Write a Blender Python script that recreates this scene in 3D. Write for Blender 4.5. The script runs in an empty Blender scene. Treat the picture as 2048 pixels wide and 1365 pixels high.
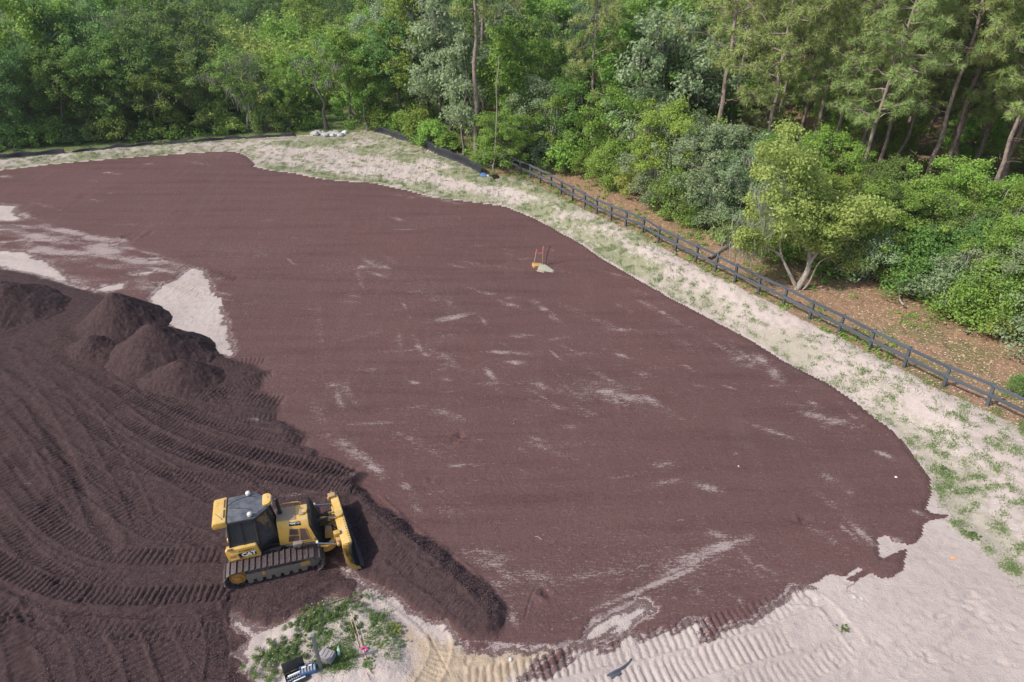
import bpy, bmesh, math, random
import numpy as np
from mathutils import Vector, Matrix

# ------------------------------------------------------------------ camera, sky, sun, exposure
SC = bpy.context.scene
F = 1365.0; TH = math.radians(32.5); HC = 17.0
cam_d = bpy.data.cameras.new('camera'); cam = bpy.data.objects.new('camera', cam_d)
SC.collection.objects.link(cam); SC.camera = cam
cam.location = (0, 0, HC); cam.rotation_euler = (math.radians(90) - TH, 0, 0)
cam_d.sensor_width = 36.0; cam_d.lens = 36.0 * F / 2048.0; cam_d.clip_end = 9000; cam_d.clip_start = .1
SUN_EL = math.radians(45); SUN_AZ = math.atan2(-.94, -.34)      # direction towards the sun: (sin az, cos az)
world = bpy.data.worlds.new("World"); SC.world = world; world.use_nodes = True
wn = world.node_tree.nodes; wl = world.node_tree.links
sky = wn.new('ShaderNodeTexSky'); sky.sky_type = 'NISHITA'; sky.sun_disc = False
sky.sun_elevation = SUN_EL; sky.sun_rotation = SUN_AZ; sky.dust_density = 2.5; sky.air_density = 1.0
bg = wn['Background']; bg.inputs['Strength'].default_value = .15
wl.new(sky.outputs[0], bg.inputs[0])
sd = bpy.data.lights.new('sun', 'SUN'); sd.energy = 3.3; sd.angle = math.radians(.6); sd.color = (1, .95, .88)
sun = bpy.data.objects.new('sun', sd); SC.collection.objects.link(sun)
sdir = Vector((math.sin(SUN_AZ) * math.cos(SUN_EL), math.cos(SUN_AZ) * math.cos(SUN_EL), math.sin(SUN_EL)))
sun.rotation_euler = sdir.to_track_quat('Z', 'Y').to_euler()
SC.view_settings.view_transform = 'Standard'; SC.view_settings.look = 'None'
SC.view_settings.exposure = .22; SC.view_settings.gamma = 1

# ------------------------------------------------------------------ helpers
COL = SC.collection
RNG = np.random.default_rng(7); random.seed(7)

def mesh_np(name, V, quads=None, tris=None, smooth=False):
    V = np.asarray(V, np.float32).reshape(-1, 3)
    me = bpy.data.meshes.new(name); me.vertices.add(len(V)); me.vertices.foreach_set('co', V.ravel())
    nq = 0 if quads is None else len(quads); nt = 0 if tris is None else len(tris)
    parts = []; sizes = []
    if nq: parts.append(np.asarray(quads, np.int32).ravel()); sizes.append(np.full(nq, 4, np.int32))
    if nt: parts.append(np.asarray(tris, np.int32).ravel()); sizes.append(np.full(nt, 3, np.int32))
    loops = np.concatenate(parts); sizes = np.concatenate(sizes)
    starts = np.concatenate([[0], np.cumsum(sizes)[:-1]]).astype(np.int32)
    me.loops.add(len(loops)); me.loops.foreach_set('vertex_index', loops)
    me.polygons.add(len(sizes)); me.polygons.foreach_set('loop_start', starts)
    try: me.polygons.foreach_set('loop_total', sizes)
    except Exception: pass
    if smooth: me.polygons.foreach_set('use_smooth', np.ones(len(sizes), bool))
    me.update(calc_edges=True)
    return me

def fattr(me, name, arr):
    a = me.attributes.new(name, 'FLOAT', 'POINT'); a.data.foreach_set('value', np.asarray(arr, np.float32).ravel())

def link(name, me, mat=None, parent=None, loc=None, rot=None):
    o = bpy.data.objects.new(name, me); COL.objects.link(o)
    if mat is not None and me is not None and not me.materials: me.materials.append(mat)
    if parent is not None: o.parent = parent
    if loc is not None: o.location = loc
    if rot is not None: o.rotation_euler = rot
    return o

def tag(o, label=None, cat=None, group=None, kind=None):
    if label: o['label'] = label
    if cat: o['category'] = cat
    if group: o['group'] = group
    if kind: o['kind'] = kind
    return o

def thing(name, label, cat, loc=(0, 0, 0), rz=0, group=None):
    o = bpy.data.objects.new(name, None); COL.objects.link(o); o.location = loc; o.rotation_euler = (0, 0, rz)
    return tag(o, label, cat, group)

def copy_tree(o, parent=None):
    c = o.copy(); COL.objects.link(c)
    if parent is not None: c.parent = parent
    for ch in list(o.children): copy_tree(ch, c)
    return c

# noise
def _h(ix, iy, s):
    n = (ix.astype(np.int64) * 374761393 + iy.astype(np.int64) * 668265263 + s * 982451653) & 0xffffffff
    n = ((n ^ (n >> 13)) * 1274126177) & 0xffffffff
    n = n ^ (n >> 16)
    return (n & 0xffff).astype(np.float32) / 65535.0
def vnoise(x, y, s=0):
    ix = np.floor(x); iy = np.floor(y); fx = (x - ix).astype(np.float32); fy = (y - iy).astype(np.float32)
    fx = fx * fx * (3 - 2 * fx); fy = fy * fy * (3 - 2 * fy)
    a = _h(ix, iy, s); b = _h(ix + 1, iy, s); c = _h(ix, iy + 1, s); d = _h(ix + 1, iy + 1, s)
    return (a + (b - a) * fx) * (1 - fy) + (c + (d - c) * fx) * fy
def fbm(x, y, s=0, o=3):
    r = 0; a = .5; t = 0
    for k in range(o):
        r = r + a * vnoise(x * 2 ** k + k * 17.3, y * 2 ** k - k * 9.1, s + k); t += a; a *= .5
    return r / t * 2 - 1
def sstep(a, b, x):
    t = np.clip((x - a) / (b - a), 0, 1); return t * t * (3 - 2 * t)

# picture position -> point on the ground (used only to read the plan of the site off the photograph)
def ray(px, py, z=0.):
    a = (px - 1024) / F; b = (682.5 - py) / F
    dx, dy, dz = a, math.cos(TH) + b * math.sin(TH), -math.sin(TH) + b * math.cos(TH)
    t = (z - HC) / dz
    return np.array([dx * t, dy * t])
def P(pts, z=0.): return np.array([ray(x, y, z) for x, y in pts])

def pl_dist(poly, X, Y, closed=False):
    best = np.full(X.shape, 1e9, np.float32); n = len(poly)
    for i in range(n if closed else n - 1):
        ax, ay = poly[i]; bx, by = poly[(i + 1) % n]
        vx, vy = bx - ax, by - ay; L2 = vx * vx + vy * vy + 1e-9
        t = np.clip(((X - ax) * vx + (Y - ay) * vy) / L2, 0, 1)
        d = (X - ax - t * vx) ** 2 + (Y - ay - t * vy) ** 2
        np.minimum(best, d, out=best)
    return np.sqrt(best)
def inside(poly, X, Y):
    r = np.zeros(X.shape, bool); n = len(poly)
    for i in range(n):
        ax, ay = poly[i]; bx, by = poly[(i + 1) % n]
        if ay == by: continue
        c = ((ay > Y) != (by > Y)) & (X < (bx - ax) * (Y - ay) / (by - ay) + ax)
        r ^= c
    return r
def sdist(poly, X, Y):     # positive inside
    d = pl_dist(poly, X, Y, True); return np.where(inside(poly, X, Y), d, -d)

# ------------------------------------------------------------------ plan of the site
E_px = [(2700, 1740), (2300, 1400), (2048, 1183), (1893, 1040), (1862, 987), (1858, 955), (1834, 924), (1807, 889), (1775, 854), (1752, 841), (1717, 811),
        (1656, 769), (1581, 732), (1519, 694), (1478, 670), (1413, 636), (1348, 602), (1270, 558), (1200, 517), (1166, 492), (1127, 471),
        (1100, 455), (1060, 435), (1010, 415), (930, 404), (862, 396), (814, 383), (746, 368), (700, 365), (650, 361), (588, 349), (537, 342), (506, 335),
        (507, 328), (486, 311), (462, 304), (411, 306), (308, 313), (239, 318), (103, 330), (0, 342), (-300, 372), (-900, 430)]
B_px = [(2900, 1290), (2400, 1010), (2170, 903), (2065, 855), (1972, 812), (1887, 773), (1808, 735), (1738, 699), (1676, 667), (1618, 639), (1566, 611), (1517, 588), (1470, 564),
        (1428, 545), (1350, 504), (1285, 464), (1222, 440), (1169, 416), (1122, 391), (1080, 367), (1042, 350), (1000, 350), (975, 352), (880, 310), (800, 280), (745, 262),
        (600, 272), (300, 288), (130, 305), (0, 318), (-300, 345), (-900, 400)]
def zbf(x, y):       # the plateau behind the bank is lower on the far left
    return .30 + .60 * sstep(-24, 2, x)
E_w = P(E_px)
def onplateau(q):
    z = .6
    for _ in range(12): p = ray(q[0], q[1], z); z = float(zbf(p[0], p[1]))
    return p
B_w = np.array([onplateau(q) for q in B_px])
far_r = [(120, 5), (120, -60)]
FORE = np.vstack([B_w, [(-200, B_w[-1][1]), (-200, 400), (300, 400), (300, -80), (B_w[0][0] + 20, -80)]])       # everything beyond the fence line
BASIN = np.vstack([E_w, [(-200, E_w[-1][1]), (-200, -80), (60, -80)]])

def h0(X, Y):
    X = np.asarray(X, np.float32); Y = np.asarray(Y, np.float32)
    dE = pl_dist(E_w, X, Y); dB = pl_dist(B_w, X, Y)
    inF = inside(FORE, X, Y); inB = inside(BASIN, X, Y)
    t = dE / (dE + dB + 1e-6)
    zb = zbf(X, Y); z = zb * (sstep(.0, .85, t) * .92 + .08 * t)
    z = np.where(inB, 0, z); z = np.where(inF, zb, z)
    return z
def h0p(x, y): return float(h0(np.array([x]), np.array([y]))[0])
def W(px, py):     # picture position -> (x, y, z) on the sculpted ground
    z = 0.
    for _ in range(8):
        p = ray(px, py, z); z = .5 * z + .5 * h0p(p[0], p[1])
    p = ray(px, py, z); return Vector((p[0], p[1], z))

MUL_px = E_px[4:] + [(-900, 700), (-900, 1700), (515, 1450), (515, 1400), (503, 1365), (485, 1339), (472, 1308), (485, 1280), (463, 1255), (461, 1228), (479, 1238), (509, 1253),
        (533, 1262), (544, 1251), (573, 1240), (595, 1231), (637, 1214), (654, 1192), (674, 1187), (703, 1191), (717, 1172), (705, 1150), (678, 1135), (664, 1124), (654, 1116), (668, 1122), (690, 1134), (713, 1150),
        (736, 1165), (762, 1175), (777, 1187), (800, 1199), (834, 1223), (865, 1238), (896, 1250), (913, 1267), (937, 1282), (947, 1294), (1005, 1297), (1067, 1298), (1108, 1298),
        (1145, 1288), (1162, 1290), (1190, 1296), (1227, 1302), (1241, 1294), (1244, 1277), (1261, 1269), (1278, 1275), (1292, 1274), (1313, 1270), (1343, 1260), (1357, 1250),
        (1378, 1240), (1395, 1240), (1412, 1250), (1395, 1268), (1405, 1274), (1443, 1260), (1470, 1247), (1493, 1230), (1536, 1206), (1560, 1195), (1579, 1175), (1622, 1171),
        (1658, 1151), (1689, 1155), (1713, 1136), (1724, 1140), (1689, 1161), (1709, 1165), (1740, 1148), (1760, 1159), (1783, 1155), (1805, 1140), (1811, 1104), (1803, 1093),
        (1830, 1089), (1846, 1073), (1844, 1053), (1858, 1042), (1893, 1036), (1893, 1031), (1862, 1028), (1850, 1020)]
HOLES_px = [
    [(1176, 1267), (1196, 1246), (1227, 1233), (1254, 1222), (1289, 1212), (1309, 1222), (1292, 1233), (1268, 1243), (1244, 1257), (1217, 1267), (1193, 1274), (1176, 1276)],
    [(1760, 1081), (1771, 1077), (1783, 1089), (1807, 1093), (1791, 1100), (1763, 1112), (1763, 1096)],
    [(383, 536), (407, 542), (429, 582), (424, 595), (440, 599), (451, 647), (465, 688), (467, 712), (455, 715), (415, 705), (370, 672), (300, 635), (300, 590), (325, 566), (345, 560)],
    [(-60, 500), (0, 500), (50, 505), (100, 525), (150, 568), (175, 582), (80, 552), (0, 536), (-60, 530)],
    [(-60, 404), (0, 409), (33, 414), (25, 425), (45, 438), (25, 445), (0, 440), (-60, 440)],
    [(180, 580), (210, 572), (250, 566), (250, 578), (215, 586), (195, 584)]]
ISLE_px = [(1037, 1352), (1071, 1333), (1103, 1313), (1134, 1301), (1127, 1318), (1115, 1333), (1086, 1350), (1056, 1357)]
FR_px = [(-900, 620), (0, 535), (80, 545), (150, 572), (200, 585), (330, 640), (400, 690), (470, 715), (500, 722), (540, 745), (520, 780), (557, 793), (561, 831), (600, 850), (613, 866), (600, 890),
         (656, 913), (700, 934), (732, 947), (716, 972), (740, 1001), (771, 1014), (800, 1028), (837, 1065), (899, 1100), (937, 1140), (978, 1171), (1012, 1199), (1015, 1226),
         (1005, 1257), (991, 1274), (937, 1276), (913, 1267), (896, 1250), (865, 1238), (834, 1223), (800, 1199), (762, 1175), (713, 1150), (668, 1122), (664, 1124), (705, 1150), (717, 1172), (703, 1191), (674, 1187),
         (654, 1192), (637, 1214), (595, 1231), (573, 1240), (544, 1251), (533, 1262), (509, 1253), (479, 1238), (461, 1228), (463, 1255), (485, 1280), (472, 1308), (485, 1339),
         (503, 1365), (515, 1450), (-900, 1700)]
MESSY_px = [(-500, 400), (0, 409), (35, 418), (60, 432), (100, 450), (150, 462), (230, 480), (290, 510), (370, 525), (400, 535), (420, 560), (340, 600), (150, 580), (0, 540), (-500, 590)]
TOE = P(E_px)   # foot of the bank
TRACKS = [  # (points, half width, tread pitch, depth)
    ([(460, 1188), (350, 1195), (200, 1195), (80, 1170), (0, 1128), (-80, 1070)], .30, .19, .060),
    ([(440, 1112), (330, 1118), (230, 1112), (150, 1082), (70, 1020), (0, 930), (-60, 860)], .30, .19, .055),
    ([(40, 690), (90, 720), (140, 780), (200, 870), (250, 960), (285, 1040)], .28, .18, .04),
    ([(70, 680), (200, 760), (330, 845), (450, 895), (600, 930), (705, 948)], .30, .18, .045),
    ([(130, 670), (260, 760), (400, 835), (520, 872), (612, 882)], .30, .18, .045),
    ([(10, 700), (60, 790), (110, 880), (160, 1000)], .28, .18, .04),
    ([(-80, 720), (0, 680), (80, 655), (155, 640)], .3, .2, .04), ([(-60, 660), (0, 645), (80, 632), (150, 622)], .26, .2, .035),
    ([(562, 800), (450, 790), (330, 755), (200, 700), (130, 660)], .30, .18, .05),
    ([(560, 835), (430, 845), (300, 810), (180, 740)], .30, .18, .045),
    ([(300, 780), (400, 750), (480, 725), (530, 720)], .26, .18, .035), ([(420, 800), (480, 775), (545, 748)], .26, .18, .035),
    ([(720, 990), (560, 955), (420, 925), (300, 870), (200, 790)], .30, .18, .05),
    ([(640, 975), (520, 960), (380, 960), (260, 930)], .26, .18, .03),
    ([(20, 1230), (40, 1300), (60, 1400)], .28, .19, .04), ([(150, 1220), (190, 1300), (230, 1400)], .3, .19, .04),
    ([(300, 1230), (330, 1300), (370, 1400)], .3, .19, .035), ([(420, 1225), (440, 1300), (420, 1400)], .25, .19, .03),
    ([(-60, 800), (0, 870), (60, 960), (130, 1045)], .28, .18, .045), ([(-60, 990), (0, 1040), (60, 1110), (130, 1160)], .24, .18, .03),
    ([(790, 1045), (860, 1105), (920, 1160), (970, 1200)], .22, .2, .03),
    ([(-60, 740), (60, 850), (200, 960), (330, 1050), (420, 1090)], .26, .18, .028), ([(0, 720), (120, 800), (260, 900), (400, 985), (430, 1000)], .26, .18, .03),
    ([(180, 690), (320, 770), (430, 800), (560, 815)], .24, .18, .03), ([(-60, 940), (40, 1080), (150, 1150), (250, 1165)], .24, .18, .025), ([(90, 900), (180, 980), (290, 1060), (380, 1080)], .24, .18, .025),
    ([(500, 905), (580, 925), (690, 960)], .26, .18, .04), ([(260, 850), (380, 900), (520, 945)], .22, .18, .03), ([(0, 780), (90, 900), (150, 1040)], .2, .18, .03), ([(60, 1260), (110, 1300), (130, 1380)], .25, .18, .03),
    ([(240, 1260), (270, 1310), (290, 1390)], .25, .18, .03), ([(0, 1210), (120, 1250), (330, 1270), (440, 1260)], .26, .18, .028), ([(460, 1205), (560, 1200), (640, 1180)], .2, .12, .012), ([(480, 1230), (560, 1215), (650, 1160)], .2, .12, .012),
    ([(745, 1005), (830, 1080), (900, 1130), (960, 1190)], .3, .16, .025), ([(720, 1050), (800, 1130), (880, 1190), (950, 1250)], .3, .13, .02),
    # across the mixed strip beyond the piles
    ([(-80, 455), (0, 466), (150, 492), (320, 530), (472, 556)], .3, .22, .03), ([(-80, 500), (0, 508), (100, 525), (170, 580)], .3, .22, .03),
    ([(-40, 430), (60, 450), (200, 482), (300, 505), (400, 530), (480, 555)], .28, .22, .03), ([(60, 470), (160, 515), (280, 550), (425, 585)], .28, .22, .03),
    ([(140, 520), (240, 545), (330, 565), (410, 590)], .28, .22, .025),
    # on the pale sand
    ([(930, 1362), (1040, 1345), (1150, 1318), (1280, 1290), (1400, 1262), (1520, 1225), (1620, 1190)], .36, .21, .050),
    ([(1130, 1400), (1280, 1355), (1400, 1322), (1500, 1295), (1580, 1275)], .36, .21, .046), ([(1380, 1420), (1500, 1370), (1620, 1330), (1700, 1290)], .33, .21, .035),
    ([(1560, 1190), (1640, 1200), (1680, 1240), (1720, 1290)], .22, .2, .02),
    ([(850, 1370), (880, 1310), (870, 1260), (800, 1200), (735, 1165)], .25, .14, .02),
]
RUTS = [([(1750, 1325), (1850, 1255), (1945, 1190)], .10, .03), ([(1810, 1350), (1900, 1285), (1960, 1225)], .10, .03), ([(1830, 1100), (1900, 1160), (1960, 1200), (2048, 1262)], .05, .015),
        ([(1700, 1180), (1780, 1240), (1860, 1320)], .04, .02), ([(1890, 1070), (1870, 1140)], .04, .012), ([(0, 760), (100, 860), (180, 1010), (230, 1100)], .2, .05),
        ([(380, 900), (500, 960), (560, 1000)], .1, .03), ([(0, 1170), (120, 1225), (300, 1235), (430, 1220)], .12, .05), ([(860, 1275), (900, 1350)], .03, .03),
        ([(955, 1300), (1000, 1265), (1010, 1240)], .03, .02), ([(700, 820), (900, 805), (1350, 765)], .02, .01), ([(840, 865), (1100, 845), (1500, 790)], .02, .01), ([(1380, 870), (1520, 845), (1640, 815)], .02, .01), ([(1050, 1240), (1060, 1200), (1070, 1180)], .03, .03)]
SCUFF = [  # centre, end offset (half axis), half width in px, strength
    (1230, 785, 70, 18, 14, .75), (1300, 800, 40, 25, 9, .6), (1140, 780, 30, 25, 8, .5), (1640, 835, 60, 20, 12, .85), (1540, 740, 35, 32, 10, .8), (1600, 790, 60, 45, 8, .55), (1700, 830, 25, 25, 4, .7),
    (1090, 622, 28, 20, 7, .7), (1145, 625, 25, 15, 5, .4), (1020, 708, 45, 3, 4, .75), (1030, 727, 22, 2, 5, .85), (1035, 676, 15, 2, 3, .7), (835, 690, 12, 18, 7, .65), (835, 690, 3, 4, 5, .9), (850, 710, 10, 4, 4, .7),
    (980, 750, 14, 16, 6, .7), (985, 775, 15, 6, 4, .6), (830, 768, 12, 2, 4, .7), (800, 690, 6, 40, 6, .4), (810, 615, 10, 25, 5, .45), (965, 640, 10, 16, 6, .5), (880, 710, 14, 5, 5, .4), (1110, 712, 12, 10, 3, .8),
    (700, 790, 18, 18, 10, .55), (680, 800, 10, 25, 8, .5), (640, 650, 6, 60, 8, .3), (640, 830, 20, 30, 14, .3), (700, 900, 30, 22, 14, .75), (740, 930, 30, 25, 12, .7), (665, 885, 20, 12, 10, .6), (820, 880, 30, 8, 12, .5), (850, 900, 50, 10, 14, .35),
    (820, 985, 25, 35, 10, .55), (835, 1020, 20, 20, 8, .6), (975, 1120, 50, 12, 18, .85), (1010, 1180, 40, 18, 14, .75), (1025, 1230, 6, 25, 12, .9), (1060, 1150, 60, 25, 16, .45), (1010, 1150, 40, 30, 12, .5),
    (1300, 1175, 110, -45, 5, .85), (1230, 1225, 50, -22, 8, .9), (1430, 1100, 70, -22, 10, .75), (1490, 1080, 30, -10, 6, .7), (1380, 1130, 60, -25, 6, .5), (1100, 1295, 90, 3, 5, .8), (1010, 1290, 60, 3, 4, .7),
    (1495, 1120, 20, 25, 4, .6), (1530, 1140, 25, 12, 4, .55), (1400, 1190, 12, 6, 5, .7), (1480, 1205, 6, 6, 5, .8), (1730, 1075, 30, 25, 7, .75), (1700, 1070, 20, 18, 5, .6), (1790, 1080, 20, 5, 5, .7), (1690, 980, 25, 15, 8, .6),
    (1660, 960, 30, 20, 8, .45), (1770, 912, 25, 10, 5, .75), (1620, 900, 15, 6, 4, .4), (1660, 1010, 40, 30, 8, .45), (1840, 1030, 20, 10, 3, .9), (1650, 1075, 60, 40, 8, .35),
    (880, 400, 40, 7, 4, .95), (820, 396, 30, 5, 3, .6), (740, 525, 25, 14, 6, .5), (780, 520, 20, 10, 5, .45), (720, 560, 10, 25, 6, .4), (950, 530, 30, 4, 4, .45), (900, 500, 40, 4, 4, .25), (620, 480, 60, 3, 4, .2),
    (405, 330, 22, 4, 1.6, .9), (225, 348, 20, 2, 1.5, .9), (190, 364, 8, 2, 1.5, .8), (300, 330, 12, 1, 1.5, .7), (90, 413, 40, 12, 2, .5), (190, 402, 12, 3, 1.5, .7), (10, 355, 14, 1, 3, .9), (220, 388, 8, 1, 1, .7), (270, 452, 50, 3, 2, .4),
    (650, 368, 6, 3, 2, .7), (520, 440, 30, 4, 4, .2), (1010, 500, 20, 4, 3, .3), (1130, 545, 30, 8, 6, .3), (1290, 610, 25, 14, 4, .7), (1330, 630, 40, 25, 4, .6), (1250, 620, 20, 10, 5, .5), (1190, 640, 50, 20, 5, .3),
    (515, 845, 18, 2, 4, 1.), (505, 790, 12, 5, 3, .6), (540, 900, 12, 3, 3, .4), (240, 775, 10, 2, 3, .5), (230, 675, 8, 8, 4, .8), (228, 690, 6, 14, 3, .8), (250, 1060, 25, 8, 8, .5), (290, 1205, 30, 5, 5, .55), (340, 1205, 12, 3, 3, .5), (420, 1090, 30, 10, 8, .35),
    (330, 1140, 15, 3, 3, .3), (870, 1130, 30, 20, 2, .5), (890, 1150, 20, 14, 2, .5), (1265, 590, 30, 4, 4, .2), (1450, 700, 60, 35, 5, .35), (1500, 720, 50, 35, 5, .5), (1350, 680, 60, 30, 8, .25),
    (100, 500, 60, 12, 9, .7), (230, 510, 60, 15, 8, .7), (160, 470, 60, 12, 6, .65), (330, 545, 30, 8, 4, .7), (60, 470, 40, 8, 5, .6), (290, 505, 60, 16, 3, .8), (245, 482, 14, 3, 3, .9), (340, 528, 30, 8, 4, .6), (120, 510, 14, 4, 4, .9)]
DENT = [(915, 877, .35, .12), (1247, 820, .25, .08), (1603, 1043, .3, .08), (165, 480, .7, .15), (250, 478, .6, .12), (290, 470, .5, .12), (170, 394, .6, .1), (1095, 1190, .3, .1), (20, 1240, .4, .2), (60, 1240, .3, .15), (1075, 1205, .25, .08), (860, 965, .25, .07)]
PILES = [  # centre px, radii (m), height, lumpiness seed, label
    ((15, 622), 3.3, 2.7, 1.25, 3, 'low broad dark mulch pile at the left edge of the photo'),
    ((246, 648), 2.55, 2.2, 1.3, 11, 'rounded dark mulch pile between the broad left pile and the tallest pile'),
    ((322, 716), 2.7, 2.2, 1.4, 23, 'tallest dark mulch pile, beside the pale sand wedge'),
    ((372, 764), 2.3, 1.5, .85, 31, 'low dark mulch pile in front of the tallest pile, nearest the bulldozer'),
    ((190, 700), 1.5, 1.3, .55, 43, 'small mulch mound at the foot of the rounded pile, left of the tallest one')]

# ------------------------------------------------------------------ node material helper
class NM:
    def __init__(s, name):
        s.m = bpy.data.materials.new(name); s.m.use_nodes = True; s.t = s.m.node_tree; s.n = s.t.nodes
        s.b = s.n['Principled BSDF']; s.out = s.n['Material Output']
    def l(s, a, b): s.t.links.new(a, b)
    def _in(s, sock, v):
        if v is None: return
        if hasattr(v, 'is_output') or isinstance(v, bpy.types.NodeSocket): s.l(v, sock)
        else:
            if hasattr(sock.default_value, '__len__') and not hasattr(v, '__len__'): v = (v, v, v, 1)[:len(sock.default_value)]
            if hasattr(v, '__len__') and len(v) == 3 and len(sock.default_value) == 4: v = (*v, 1)
            sock.default_value = v
    def coord(s, kind='Object', scale=None, rotz=0):
        n = s.n.new('ShaderNodeTexCoord').outputs[kind] if kind != 'Position' else s.n.new('ShaderNodeNewGeometry').outputs['Position']
        if scale is None and not rotz: return n
        m = s.n.new('ShaderNodeMapping'); s.l(n, m.inputs[0]); m.inputs['Rotation'].default_value = (0, 0, rotz)
        m.inputs['Scale'].default_value = scale if scale else (1, 1, 1); return m.outputs[0]
    def noise(s, vec, scale, detail=3, rough=.55, dist=0):
        n = s.n.new('ShaderNodeTexNoise'); s.l(vec, n.inputs['Vector']); n.inputs['Scale'].default_value = scale
        n.inputs['Detail'].default_value = detail; n.inputs['Roughness'].default_value = rough; n.inputs['Distortion'].default_value = dist
        return n.outputs[0]
    def attr(s, name): n = s.n.new('ShaderNodeAttribute'); n.attribute_name = name; return n.outputs['Fac']
    def math(s, op, a, b=None, c=None, clamp=False):
        n = s.n.new('ShaderNodeMath'); n.operation = op; n.use_clamp = clamp
        s._in(n.inputs[0], a); s._in(n.inputs[1], b)
        if c is not None: s._in(n.inputs[2], c)
        return n.outputs[0]
    def ramp(s, v, a, b):     # smoothstep a..b -> 0..1
        n = s.n.new('ShaderNodeMapRange'); n.interpolation_type = 'SMOOTHSTEP'; s._in(n.inputs[0], v)
        s._in(n.inputs[1], a); s._in(n.inputs[2], b); return n.outputs[0]
    def mix(s, f, a, b, blend='MIX'):
        n = s.n.new('ShaderNodeMix'); n.data_type = 'RGBA'; n.blend_type = blend
        s._in(n.inputs[0], f); s._in(n.inputs[6], a); s._in(n.inputs[7], b); return n.outputs[2]
    def bump(s, h, strength=.5, dist=.02, normal=None):
        n = s.n.new('ShaderNodeBump'); n.inputs['Strength'].default_value = strength; n.inputs['Distance'].default_value = dist
        s.l(h, n.inputs['Height'])
        if normal is not None: s.l(normal, n.inputs['Normal'])
        return n.outputs[0]
    def fin(s, color=None, rough=.9, normal=None, metal=0, spec=.3):
        s._in(s.b.inputs['Base Color'], color); s._in(s.b.inputs['Roughness'], rough)
        s.b.inputs['Metallic'].default_value = metal; s.b.inputs['Specular IOR Level'].default_value = spec
        if normal is not None: s.l(normal, s.b.inputs['Normal'])
        return s.m

def mat_sand_nodes(m, p):
    big = m.noise(p, .35, 4, .6); mid = m.noise(p, 3., 4, .6); fine = m.noise(p, 22., 3, .6)
    c = m.mix(m.ramp(big, .3, .7), (.43, .36, .33), (.50, .425, .39))
    c = m.mix(m.math('MULTIPLY', m.ramp(mid, .45, .75), .5), c, (.33, .27, .25))
    c = m.mix(m.math('MULTIPLY', m.ramp(fine, .55, .8), .45), c, (.26, .21, .195))
    c = m.mix(m.attr('tan'), c, m.mix(m.ramp(mid, .35, .65), (.46, .36, .26), (.38, .29, .21)))
    return c, mid, fine
def mat_sand():
    m = NM('pale_sand'); p = m.coord('Position')
    c, mid, fine = mat_sand_nodes(m, p)
    # thin weeds, needles fallen on the bank
    gn = m.noise(p, 2.6, 4, .65); gn2 = m.noise(p, 14, 3, .6)
    g = m.math('MULTIPLY', m.attr('grass'), m.math('ADD', m.math('MULTIPLY', gn, .75), m.math('MULTIPLY', gn2, .65)))
    gf = m.ramp(g, .54, .68)
    gc = m.mix(m.ramp(gn2, .4, .6), (.15, .175, .08), (.24, .25, .13))
    c = m.mix(m.math('MULTIPLY', gf, m.math('ADD', .38, m.math('MULTIPLY', m.attr('wash'), .4))), c, gc)
    ln = m.noise(p, 5., 4, .7)
    lf = m.ramp(m.math('MULTIPLY', m.attr('litter'), m.math('ADD', ln, .35)), .42, .62)
    c = m.mix(m.math('MULTIPLY', lf, .85), c, m.mix(m.ramp(fine, .35, .65), (.30, .16, .085), (.20, .11, .07)))
    mf = m.ramp(m.math('MULTIPLY', m.attr('crumb'), m.math('ADD', fine, .3)), .40, .55)
    c = m.mix(m.math('MULTIPLY', mf, .9), c, (.11, .065, .065))
    h = m.math('ADD', m.math('MULTIPLY', mid, .7), m.math('MULTIPLY', fine, .45))
    return m.fin(c, .95, m.bump(h, .8, .09))
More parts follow.
